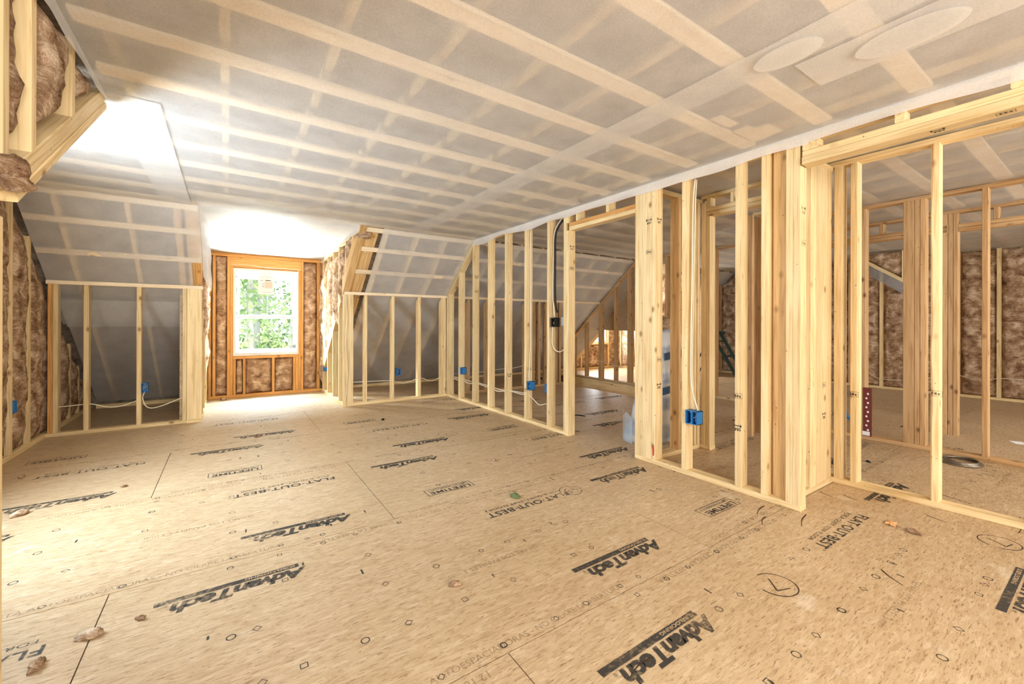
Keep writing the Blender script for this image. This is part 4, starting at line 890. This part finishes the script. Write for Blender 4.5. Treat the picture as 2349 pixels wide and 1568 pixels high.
# the wing's back wall behind the camera
bk = root('wall_back', (4, -2.2, 0), 'back wall of the wing behind the camera with window openings', 'wall', kind='structure')
mb = MB()
for x0, x1 in ((-0.75, -0.4), (2.2, 4.1), (7.1, 9.9)): mb.box(x0, x1, -2.25, -2.18, -0.3, 2.7)
for x0, x1 in ((-0.4, 2.2), (4.1, 7.1)): mb.box(x0, x1, -2.25, -2.18, -0.3, 0.7); mb.box(x0, x1, -2.25, -2.18, 2.2, 2.7)
mb.build('sheathing', M_OSB, bk)

# ------------------------------------------------------------------ grade stamps on the lumber (small printed boxes and bars, flush on the faces)
def stamp(par, M, kind=0):
    v = []; f = []
    def q(x0, x1, y0, y1):
        n = len(v); v.extend([(x0, y0, 0), (x1, y0, 0), (x1, y1, 0), (x0, y1, 0)]); f.append((n, n+1, n+2, n+3))
    if kind == 0:
        for a in ((-0.03, 0.03, 0.016, 0.018), (-0.03, 0.03, -0.018, -0.016), (-0.03, -0.028, -0.018, 0.018), (0.028, 0.03, -0.018, 0.018), (-0.02, -0.012, -0.01, 0.01), (-0.006, 0.004, -0.008, 0.008), (0.01, 0.02, -0.01, 0.004)): q(*a)
    else:
        for a in ((-0.028, 0.028, 0.012, 0.018), (-0.028, -0.02, 0.004, 0.026), (0.016, 0.024, 0.004, 0.026), (-0.02, 0.02, -0.006, -0.001), (-0.02, -0.01, -0.02, -0.008), (-0.004, 0.006, -0.02, -0.008), (0.012, 0.02, -0.02, -0.008)): q(*a)
    return put('grade_stamp', mesh(v, f, M_INK), par, M)
sideY = lambda x, y, z: Matrix.Translation((x, y-0.0012, z)) @ Matrix.Rotation(math.pi/2, 4, 'X')
faceX = lambda x, y, z: Matrix.Translation((x-0.0012, y, z)) @ Matrix.Rotation(-math.pi/2, 4, 'Z') @ Matrix.Rotation(math.pi/2, 4, 'X')
for y, z, k in ((3.243, 1.93, 1), (3.243, 1.72, 0), (4.380, 0.5, 1), (3.965, 0.62, 0), (5.202, 1.8, 1), (5.202, 1.6, 0), (2.194, 0.86, 0), (2.194, 0.64, 1), (2.194, 2.0, 1)): stamp(part, sideY(XF(y)+0.045, y, z), k)
for y, z, k in ((2.26, 2.0, 1), (2.26, 1.75, 0), (1.527, 0.66, 0), (1.527, 0.44, 1)): stamp(part, faceX(XF(y)-0.001, y, z), k)
for z, k in ((1.86, 1), (1.66, 0)): stamp(part, sideY(XF(1.152)+0.05, 1.152, z), k)
for x, z, k in ((3.53, 0.72, 0), (3.53, 0.50, 1)): stamp(closet, sideY(x, 1.242, z), k)
for y, z, k in ((1.115, 0.66, 0), (0.70, 0.72, 0)): stamp(hall, faceX(XF2(y)+(0.002 if y < 1 else -0.001), y, z), k)
stamp(hdr, Matrix.Translation((2.95, 0.55, 2.1268)) @ Matrix.Rotation(math.pi, 4, 'X') @ Matrix.Rotation(1.57, 4, 'Z'), 1)
stamp(hdr, Matrix.Translation((2.95, 0.33, 2.1268)) @ Matrix.Rotation(math.pi, 4, 'X') @ Matrix.Rotation(1.57, 4, 'Z'), 0)
put('paint_drip', mesh([(0, -0.006, 0.02), (0, 0.006, 0.02), (0, 0.009, 0.07), (0, 0.004, 0.11), (0, -0.004, 0.11), (0, -0.009, 0.07)], [(0, 1, 2, 3, 4, 5)], plain('red_paint', lin(196, 54, 36), 0.6)), part, Matrix.Translation((XF(2.213)-0.001, 2.213, 0.05)), label='red paint mark')

# ================================================================== THINGS
def ebox(loc, facing, label, mat=M_BLUE, w=0.055, h=0.10, d=0.075, double=False, group=None, inner=True, name='electrical_box'):
    """open electrical box; loc = centre of its open face; facing = direction the opening looks"""
    t = root(name, loc, label, 'electrical box', group)
    z = Vector((0, 0, 1)); n = Vector(facing).normalized(); x = z.cross(n)
    M = Matrix(((x[0], n[0], z[0], loc[0]), (x[1], n[1], z[1], loc[1]), (x[2], n[2], z[2], loc[2]), (0, 0, 0, 1)))
    if double: w *= 1.75
    k = 0.004
    mb = MB(); mb.box(-w/2, w/2, -d, -d+k, -h/2, h/2); mb.box(-w/2, -w/2+k, -d, 0, -h/2, h/2); mb.box(w/2-k, w/2, -d, 0, -h/2, h/2); mb.box(-w/2, w/2, -d, 0, h/2-k, h/2); mb.box(-w/2, w/2, -d, 0, -h/2, -h/2+k)
    mb.build('box_shell', mat, t, M)
    mb = MB(); mb.box(-0.008, 0.008, -0.012, 0, h/2-0.014, h/2-k); mb.box(-0.008, 0.008, -0.012, 0, -h/2+k, -h/2+0.014); mb.build('screw_tab', mat, t, M, kind='stuff')
    mb = MB(); mb.box(-w/2-0.006, -w/2, -d*0.8, -d*0.3, h/2-0.03, h/2-0.012); mb.box(-w/2-0.006, -w/2, -d*0.8, -d*0.3, -h/2+0.012, -h/2+0.03); mb.build('nail_lug', mat, t, M, kind='stuff')
    if double: mb = MB(); mb.box(-0.003, 0.003, -d*0.6, -0.001, -h/2+k, h/2-k); mb.build('divider', mat, t, M)
    if inner:
        mb = MB()
        for q in range(3): mb.tube(spline([(0.012*(q-1), -d+0.01, h*0.3), (0.016*(q-1), -d*0.4, 0.0), (0.01*(q-1), -0.02, -h*0.2+0.01*q)], 4), 0.0028, 5)
        mb.build('wire_ends', M_CAB, t, M, smooth=True, kind='stuff')
    return t
ebox((2.888, 1.866, 0.450), (-1, 0, 0), 'blue box on the stud just right of the doorway post, fed by two cables', double=True)
ebox((2.876, 3.915, 0.432), (-1, 0, 0), 'blue box closed side on, on the fifth partition stud with a cable from above')
ebox((2.960, 3.625, 0.425), (-0.2, -1, 0), 'open blue box facing the doorway, low between the last two partition studs')
ebox((2.864, 5.575, 0.445), (-1, 0, 0), 'blue box on the partition stud nearest the sloped end')
ebox((2.955, 5.70, 0.43), (1, 0, 0), 'dark blue box facing the next room behind the sloped end studs', inner=False)
ebox((2.090, YK-0.004, 0.428), (0, -1, 0), 'blue box with a grey face on the knee wall stud right of the dormer')
ebox((-0.752, YK-0.006, 0.435), (0, -1, 0), 'blue box crowded with wires on the knee wall stud left of the dormer')
ebox((-1.488, 5.318, 0.435), (1, 0, 0), 'blue box sunk in the brown insulation of the left gable wall')
ebox((1.302, 7.47, 0.405), (-1, 0, 0), 'small blue box on the right dormer cheek near the window')
ebox((2.872, 3.475, 1.165), (-1, 0, 0), 'black switch box with loose wires at switch height beside the doorway', M_BLK)
ebox((2.970, 3.340, 1.175), (1, 0, 0), 'grey box turned towards the next room, beside the black switch box', M_GRY, inner=False)
ebox((8.50, 6.05, 0.42), (-1, 0, 0), 'dark box on the bright far dormer stud', M_BLK, inner=False)

def cable(pts, label, r=0.0055, mat=M_CAB, group=None, name='electrical_cable', sub=5):
    P = [Vector(p) for p in pts]; c = P[0]
    mb = MB(); mb.tube([q-c for q in spline(P, sub)], r, 6)
    return mb.build(name, mat, None, Matrix.Translation(c), smooth=True, label=label, cat='cable', group=group)
cable([(2.935, 6.03, 0.30), (2.93, 5.80, 0.275), (2.935, 5.655, 0.30), (2.925, 5.50, 0.272), (2.935, 5.356, 0.28), (2.935, 5.25, 0.298), (2.93, 4.937, 0.283), (2.935, 4.83, 0.287), (2.93, 4.66, 0.262), (2.935, 4.42, 0.300), (2.93, 4.19, 0.300), (2.935, 3.98, 0.300), (2.93, 3.88, 0.272), (2.93, 3.78, 0.230), (2.935, 3.65, 0.262)], 'white cable threaded low through the drilled studs of the partition')
cable([(2.945, 6.03, 0.315), (2.945, 5.85, 0.305), (2.945, 5.65, 0.308), (2.945, 5.48, 0.300), (2.945, 5.25, 0.310), (2.945, 5.05, 0.302), (2.945, 4.80, 0.295), (2.945, 4.6, 0.286), (2.945, 4.40, 0.306), (2.945, 4.1, 0.318), (2.945, 3.99, 0.34)], 'second white cable beside the lower one through the partition studs, ending at the blue box')
cable([(2.925, 3.942, 2.25), (2.922, 3.946, 1.90), (2.92, 3.940, 1.60), (2.93, 3.946, 1.05), (2.92, 3.944, 0.80), (2.905, 3.944, 0.56), (2.90, 3.93, 0.485)], 'white cable stapled down the fifth partition stud into its blue box')
cable([(2.94, 3.40, 2.27), (2.93, 3.515, 2.14), (2.925, 3.528, 1.85), (2.92, 3.532, 1.44), (2.915, 3.51, 1.36), (2.91, 3.49, 1.22)], 'white cable running down the stud to the black switch box')
cable([(2.905, 3.515, 1.115), (2.91, 3.528, 0.95), (2.92, 3.50, 0.875), (2.93, 3.42, 0.85), (2.94, 3.34, 0.90)], 'white cable looping from under the black switch box to the doorway stud')
cable([(2.945, 3.40, 2.25), (2.935, 3.50, 2.12), (2.93, 3.505, 1.82), (2.935, 3.508, 1.40), (2.95, 3.49, 1.27)], 'thick black conduit running down beside the white cable to the switch box', 0.011, M_BLK, name='black_conduit')
cable([(2.955, 1.88, 2.26), (2.94, 1.885, 2.05), (2.935, 1.888, 1.6), (2.93, 1.892, 1.2), (2.925, 1.892, 0.90), (2.925, 1.885, 0.68), (2.92, 1.83, 0.505)], 'white cable down the stud right of the doorway post, front one of two')
cable([(2.975, 1.88, 2.26), (2.955, 1.878, 2.05), (2.950, 1.885, 1.6), (2.945, 1.888, 1.2), (2.94, 1.888, 0.90), (2.94, 1.885, 0.68), (2.93, 1.87, 0.505)], 'white cable down the stud right of the doorway post, rear one of two')
cable([(-1.445, 6.1, 0.292), (-1.24, 6.1, 0.300), (-1.17, 6.1, 0.297), (-1.06, 6.09, 0.258), (-0.99, 6.09, 0.250), (-0.91, 6.1, 0.262), (-0.80, 6.11, 0.305)], 'white cable sagging between the knee wall studs left of the blue box')
cable([(-0.755, 6.09, 0.385), (-0.770, 6.088, 0.325), (-0.745, 6.088, 0.236), (-0.688, 6.09, 0.204), (-0.575, 6.1, 0.231), (-0.41, 6.11, 0.300)], 'white cable drooping from the wired blue box to the dormer post')
cable([(1.45, 6.1, 0.324), (1.60, 6.1, 0.318), (1.70, 6.1, 0.318), (1.99, 6.1, 0.303), (2.08, 6.1, 0.275), (2.17, 6.1, 0.254), (2.27, 6.1, 0.268), (2.40, 6.1, 0.312), (2.50, 6.1, 0.296), (2.585, 6.1, 0.258), (2.69, 6.1, 0.27), (2.80, 6.1, 0.322)], 'white cable strung through the knee wall studs right of the dormer')
cable([(1.347, 6.058, 1.54), (1.365, 6.058, 1.21), (1.349, 6.058, 0.85), (1.373, 6.058, 0.49), (1.362, 6.058, 0.31), (1.345, 6.058, 0.07)], 'white string of cable hanging down the face of the right dormer post', 0.004)
cable([(3.0, 6.11, 0.34), (3.25, 6.11, 0.33), (3.6, 6.11, 0.335), (3.85, 6.10, 0.36), (4.1, 6.10, 0.36), (4.4, 6.11, 0.39)], 'white cable on the knee wall seen through the partition studs')
cable([(5.06, 6.05, 1.50), (5.02, 6.05, 1.0), (5.03, 6.05, 0.5), (4.9, 6.02, 0.30)], 'black cable hanging on the knee wall stud in the room behind the partition', 0.008, M_BLK)
cable([(9.69, 3.06, 0.386), (9.66, 2.73, 0.294), (9.66, 2.65, 0.222), (9.67, 2.53, 0.172), (9.68, 2.26, 0.18), (9.68, 1.95, 0.25), (9.67, 1.63, 0.33), (9.67, 1.55, 0.337), (9.66, 1.36, 0.285), (9.67, 1.13, 0.335), (9.66, 0.91, 0.34), (9.68, 0.5, 0.33)], 'white cable strung along the far gable wall')
cable([(6.26, 5.4, 0.36), (6.2, 5.55, 0.33), (6.25, 5.9, 0.37), (6.23, 6.1, 0.40)], 'thin white cable between the sloped studs beyond the stair opening')

# insulation bag standing behind the doorway post
def bag():
    t = root('insulation_bag', (3.55, 2.72, 0), 'clear plastic wrapped bale with blue stripes standing behind the doorway post', 'bag')
    nz, na = 26, 28; vs = []; fs = []
    for j in range(nz+1):
        z = 1.17*j/nz; taper = 1-0.10*(j/nz)-(0.55*max(0, (j/nz-0.80)/0.20)**2)
        lean = 0.10*(j/nz)
        for i in range(na):
            a = 2*math.pi*i/na; c, s = math.cos(a), math.sin(a)
            rx = 0.21*math.copysign(abs(c)**0.55, c)*taper; ry = 0.19*math.copysign(abs(s)**0.55, s)*taper
            q = Vector((rx*4, ry*4, z*5)); d = 1+0.09*noise.fractal(q*1.3, 1, 2, 4)
            if c < 0: rx *= 1+0.75*math.exp(-(z/0.30)**2)
            vs.append((rx*d+lean, ry*d, z))
    for j in range(nz):
        for i in range(na): fs.append((j*na+i, j*na+(i+1) % na, (j+1)*na+(i+1) % na, (j+1)*na+i))
    fs += [tuple(range(na-1, -1, -1)), tuple(nz*na+i for i in range(na))]
    M, nt, b = newmat('wrapped_bale', 0.25, 0.5); L = nt.links.new
    tc = N(nt, 'ShaderNodeTexCoord'); n1 = N(nt, 'ShaderNodeTexNoise'); L(tc.outputs['Object'], n1.inputs['Vector']); n1.inputs['Scale'].default_value = 9; n1.inputs['Detail'].default_value = 5
    wv = N(nt, 'ShaderNodeTexWave'); L(tc.outputs['Object'], wv.inputs['Vector']); wv.inputs['Scale'].default_value = 1.3; wv.inputs['Distortion'].default_value = 3; wv.bands_direction = 'Z'
    cr = ramp(nt, wv.outputs[1], [(0.35, lin(206, 204, 200)), (0.55, lin(150, 166, 184)), (0.75, lin(86, 116, 156))])
    c = mixc(nt, n1.outputs[0], cr.outputs[0], lin(216, 214, 210)); L(c, b.inputs['Base Color'])
    bp = N(nt, 'ShaderNodeBump'); bp.inputs['Strength'].default_value = 0.8; bp.inputs['Distance'].default_value = 0.02; L(n1.outputs[0], bp.inputs['Height']); L(bp.outputs[0], b.inputs['Normal'])
    put('wrapping', mesh(vs, fs, M, True), t, Matrix.Translation((3.62, 2.72, 0)))
    vs = []; fs = []
    for i in range(13):
        a = -0.2+0.5*i/12*6.28/3
        for j in range(4): vs.append((3.55+0.34*math.cos(a+2.4)+0.02*noise.noise(Vector((i, j, 0))), 2.72+0.24*math.sin(a+2.4), 0.004+0.09*j*(1.0+0.08*math.sin(i*0.9))))
    for i in range(12):
        for j in range(3): fs.append((i*4+j, i*4+4+j, i*4+5+j, i*4+1+j))
    put('loose_wrap_flap', mesh(vs, fs, M_POLY, True), t)
    for (z, rz) in ((0.52, 0.3), (0.85, -0.2)):
        put('blue_print_band', mesh([(-0.16, -0.2, -0.05), (0.16, -0.2, -0.02), (0.16, -0.2, 0.05), (-0.16, -0.2, 0.02)], [(0, 1, 2, 3)], plain('blue_band', lin(70, 104, 150), 0.4)), t, Matrix.Translation((3.55+z*0.08, 2.715, z)))
    batt('loose_batt_end', t, (3.48, 2.62, 0), (1, 0, 0), (0, -1, 0), 0.34, 1.08, 1.22, 0.04, rough=0.05, seed=201)
bag()
# step ladder in the far room
def ladder():
    t = root('step_ladder', (7.3, 3.9, 0), 'dark green step ladder lying open in the far room, seen between studs', 'ladder')
    for x in (7.72, 8.02):
        beam('rail', t, (x, 4.55, 0.95), (x+0.28, 4.15, 0.02), 0.075, 0.03, (1, 0, 0), M_GREEN)
    for k in range(3):
        z = 0.25+0.28*k; beam('step', t, (7.76+0.28*(0.95-z)/0.93, 4.55-0.43*(0.95-z)/0.93, z), (8.04+0.28*(0.95-z)/0.93, 4.55-0.43*(0.95-z)/0.93, z), 0.08, 0.025, (0, 1, 0), M_GREEN)
    for x in (7.75, 8.0): beam('rear_leg', t, (x, 4.6, 0.95), (x-0.1, 5.0, 0.02), 0.03, 0.02, (1, 0, 0), M_STEEL)
    bx('top_cap', t, 7.68, 8.07, 4.48, 4.66, 0.95, 1.0, M_GREEN)
ladder()
# perforated bracket leaning on the middle wall
t = root('perforated_strap', (5.25, 1.50, 0), 'red brown perforated strap leaning on the shaded stud beyond the alcove', 'bracket')
bx('strap_plate', t, 5.285, 5.297, 1.455, 1.525, 0.04, 0.52, M_RED)
mb = MB()
for k in range(9):
    z = 0.10+0.045*k; y = 1.485+0.012*(k % 2)
    n = len(mb.v); mb.v += [(5.2845, y+0.009*math.cos(a*math.pi/4), z+0.011*math.sin(a*math.pi/4)) for a in range(8)]; mb.f.append(tuple(n+i for i in range(8)))
mb.build('strap_holes', M_PAPER, t, kind='stuff'); flatp2 = put('price_tag', mesh([(5.2835, 1.47, 0.045), (5.2835, 1.53, 0.045), (5.2835, 1.53, 0.085), (5.2835, 1.47, 0.085)], [(0, 1, 2, 3)], M_PAPER), t)
# coil of wire, small litter
def torus(name, c, r, rr_, mat, loops=3, par=None, **kw):
    mb = MB()
    for k in range(loops):
        mb.tube([((r-0.012*k)*math.cos(a), (r-0.012*k)*0.85*math.sin(a)+0.004*math.sin(3*a+k), rr_+0.006*k+0.004*math.sin(2*a+k)) for a in [2*math.pi*i/36 for i in range(36)]], rr_, 6, True)
    return mb.build(name, mat, par, Matrix.Translation(c), smooth=True, **kw)
torus('wire_coil', (5.08, 0.81, 0), 0.15, 0.007, M_FOIL, 4, label='coil of grey wire lying on the floor beyond the alcove', cat='wire coil')
def tuft(loc, s, label, mat, seed, cat='scrap', name='insulation_tuft', group=None, flat_=0.4):
    bm = bmesh.new(); bmesh.ops.create_icosphere(bm, subdivisions=3, radius=1)
    for v in bm.verts:
        q = v.co*1.6+Vector((seed, seed*2, 0)); k = 1+0.55*noise.fractal(q, 1, 2, 4); v.co = Vector((v.co.x*k*s, v.co.y*k*s*0.6, max(0.0, (v.co.z*k+0.6)*s*flat_)))
    me = bpy.data.meshes.new('tuft'); bm.to_mesh(me); bm.free(); me.materials.append(mat); me.shade_smooth()
    return put(name, me, None, Matrix.Translation(loc) @ Matrix.Rotation(seed*1.3, 4, 'Z'), label=label, cat=cat, group=group)
tuft((3.15, 0.690, 0.001), 0.032, 'dark brown insulation tuft on the subfloor before the alcove', M_INS, 1.1)
tuft((-0.419, 2.153, 0.001), 0.035, 'brown insulation tuft at the lower left beside a panel joint', M_INS, 2.3)
tuft((-0.53, 2.06, 0.001), 0.032, 'long dark insulation scrap at the lower left edge of the floor', M_INS, 3.7)
tuft((-0.279, 2.168, 0.001), 0.018, 'tiny brown insulation speck below the big printed logo', M_INS, 4.2)
tuft((-1.03, 3.73, 0.001), 0.04, 'brown insulation curl beside the sunlit patch', M_INS, 5.4)
tuft((-1.268, 4.628, 0.001), 0.028, 'brown insulation scrap by the left gable plate', M_INS, 6.1)
tuft((0.25, 4.95, 0.001), 0.03, 'small brown insulation scrap in front of the dormer', M_INS, 7.7)
tuft((1.528, 4.994, 0.001), 0.028, 'dark crumb on the floor before the right knee wall', M_BLK, 8.2)
tuft((0.835, 1.68, 0.001), 0.024, 'reddish brown crumb in the middle of the near floor', M_INS, 9.5)
tuft((1.857, 3.014, 0.001), 0.02, 'dark speck on the floor halfway to the doorway', M_INS, 10.4)
tuft((1.586, 2.303, 0.001), 0.034, 'green leaf scrap beside the printed slogan', plain('green_leaf', lin(96, 110, 66), 0.7), 11.3, name='leaf_scrap')
tuft((-0.60, 3.97, 0.001), 0.02, 'dark crumb beside the faded logo on the sunlit floor', M_INS, 12.2)
tuft((-0.05, 7.55, 0.001), 0.06, 'brown insulation tuft at the foot of the window wall', M_INS, 13.2)
tuft((6.5, 1.12, 0.001), 0.055, 'dark tuft on the bright floor of the far room', M_INS, 14.2)
tuft((4.45, 1.25, 0.001), 0.02, 'dark scrap of cable jacket on the floor behind the alcove wall', M_BLK, 15.2)
def leaf():
    v = []; f = []; n = 14
    prof = [1, 0.62, 0.92, 0.55, 0.85, 0.5, 0.7, 0.45, 0.75, 0.55, 0.9, 0.6, 0.95, 0.7]
    v.append((0, 0, 0.012))
    for i in range(n):
        a = 2*math.pi*i/n; v.append((0.055*prof[i]*math.cos(a), 0.04*prof[i]*math.sin(a), 0.003+0.008*(i % 3 == 0)))
    f = [(0, 1+i, 1+(i+1) % n) for i in range(n)]
    t = put('dry_leaf', mesh(v, f, plain('dry_leaf_skin', lin(224, 168, 112), 0.8)), None, Matrix.Translation((3.177, 0.784, 0.001)) @ Matrix.Rotation(0.4, 4, 'Z'), label='dry orange leaf on the subfloor before the alcove', cat='leaf')
leaf()
mb = MB(); mb.box(-0.06, 0.06, -0.045, 0.045, 0, 0.002); mb.build('paper_scrap', M_PAPER, None, Matrix.Translation((6.40, 0.63, 0.0005)) @ Matrix.Rotation(0.5, 4, 'Z'), label='white paper scrap on the far room floor at the right edge', cat='paper')
t = root('hand_clamp', (5.35, 1.9, 0), 'small blue hand clamp leaning behind the alcove studs', 'tool')
beam('clamp_bar', t, (5.27, 1.66, 0.25), (5.28, 1.58, 0.06), 0.02, 0.014, (1, 0, 0), M_BLUE); beam('clamp_jaw', t, (5.26, 1.67, 0.19), (5.26, 1.60, 0.20), 0.02, 0.014, (1, 0, 0), M_BLUE)
t = root('cable_scrap', (3.59, 3.857, 0), 'black cable offcut on the floor inside the doorway', 'scrap')
MB().tube(spline([(3.53, 3.90, 0.008), (3.58, 3.86, 0.02), (3.66, 3.80, 0.008)]), 0.008, 6).build('cable_jacket', M_BLK, t, smooth=True); MB().tube(spline([(3.55, 3.86, 0.006), (3.50, 3.84, 0.01), (3.47, 3.88, 0.006)]), 0.004, 5).build('cable_core', M_FOIL, t, smooth=True)
# foil-wrapped duct seen between the alcove studs
t = root('wrapped_duct', (7.4, 2.62, 0), 'black duct with torn foil wrap standing beyond the alcove studs', 'duct')
mb = MB(); mb.tube([(7.4, 2.62, z*0.1) for z in range(23)], 0.07, 14); mb.build('duct_body', M_BLK, t, smooth=True)
mb = MB(); mb.tube([(7.36+0.01*math.sin(z*1.7), 2.55+0.012*math.sin(z*2.3), 0.3+z*0.1) for z in range(17)], 0.03, 8, taper=[0.6+0.5*abs(math.sin(z*1.9)) for z in range(17)]); mb.build('foil_wrap', M_FOIL, t, smooth=True)

# ------------------------------------------------------------------ outside: ground and woods beyond the window
g = put('ground', mesh([(-60, 8.6, -3.2), (60, 8.6, -3.2), (60, 90, -2.6), (-60, 90, -2.6)], [(0, 1, 2, 3)], plain('forest_floor', lin(150, 150, 96), 0.9)), None, label='forest floor outside far below the window', cat='ground', kind='structure')
def leafmat():
    M = bpy.data.materials.new('sunlit_leaves'); M.use_nodes = True; nt = M.node_tree; L = nt.links.new
    nt.nodes.remove(nt.nodes['Principled BSDF']); gg = N(nt, 'ShaderNodeNewGeometry')
    r_ = ramp(nt, gg.outputs['Random Per Island'], [(0.0, lin(92, 122, 84)), (0.5, lin(146, 174, 122)), (1.0, lin(206, 220, 170))])
    d = N(nt, 'ShaderNodeBsdfDiffuse'); t = N(nt, 'ShaderNodeBsdfTranslucent'); L(r_.outputs[0], d.inputs[0]); L(r_.outputs[0], t.inputs[0])
    m_ = N(nt, 'ShaderNodeMixShader'); m_.inputs[0].default_value = 0.45; L(d.outputs[0], m_.inputs[1]); L(t.outputs[0], m_.inputs[2]); L(m_.outputs[0], nt.nodes['Material Output'].inputs[0]); return M
M_LEAF = leafmat(); M_BARK = plain('grey_bark', lin(168, 170, 172), 0.9)
def crown_mesh(seed, n=1900):
    rnd = random.Random(seed); v = []; f = []
    for c in range(26):
        cc = Vector((rnd.uniform(-0.55, 0.55), rnd.uniform(-0.5, 0.5), rnd.uniform(-4.5, 4.5)))
        for k in range(n//26):
            p = cc+Vector((max(-0.4, min(0.4, rnd.gauss(0, 0.3))), max(-0.3, min(0.3, rnd.gauss(0, 0.25))), rnd.gauss(0, 0.4)))
            a = Vector((rnd.uniform(-1, 1), rnd.uniform(-1, 1), rnd.uniform(-1, 1))).normalized(); b = a.cross(Vector((rnd.random(), rnd.random(), 1))).normalized(); s = rnd.uniform(0.05, 0.11)
            m0 = len(v); v += [p-a*s, p+b*s*0.5, p+a*s, p-b*s*0.5]; f.append((m0, m0+1, m0+2, m0+3))
    return mesh(v, f, M_LEAF)
CR = [crown_mesh(i) for i in range(3)]
TL = ['grey tree trunk with pale leaves, leftmost behind the window', 'thick pale trunk low in the left half of the window', 'thin tree with bright leaves at the middle of the window', 'blue grey tree trunk leaning right of the middle of the window', 'leafy tree against the right window jamb', 'far leafy tree behind the left trunk', 'far leafy tree behind the middle of the window', 'far leafy tree behind the right trunk', 'farthest pale tree filling the upper left pane', 'farthest pale tree filling the upper right pane']
for i, (x, y, r_) in enumerate([(0.5, 12.5, 0.08), (0.75, 16.8, 0.20), (1.35, 19.2, 0.07), (1.62, 14.6, 0.11), (2.75, 16.9, 0.05), (0.9, 21.6, 0.13), (1.6, 24.2, 0.14), (3.15, 21.7, 0.12), (3.6, 19.3, 0.16), (4.1, 24.3, 0.16)]):
    t = root('tree', (x, y, -3), TL[i], 'tree', 'trees outside the window')
    lean = 0.02*math.sin(i*2.1)+(0.05 if i == 3 else 0)
    mb = MB(); mb.tube([(lean*(z-3)+0.04*math.sin(z+i), 0.03*math.cos(z*1.3), z) for z in range(-1, 14)], r_, 8, taper=[1.25-0.05*z for z in range(15)])
    mb.build('trunk', M_BARK, t, Matrix.Translation((x, y, -3)), smooth=True)
    put('foliage', CR[i % 3], t, Matrix.Translation((x, y, 1.4+0.8*math.cos(i*1.7))) @ Matrix.Rotation(i*math.pi, 4, 'Z'), kind='stuff')
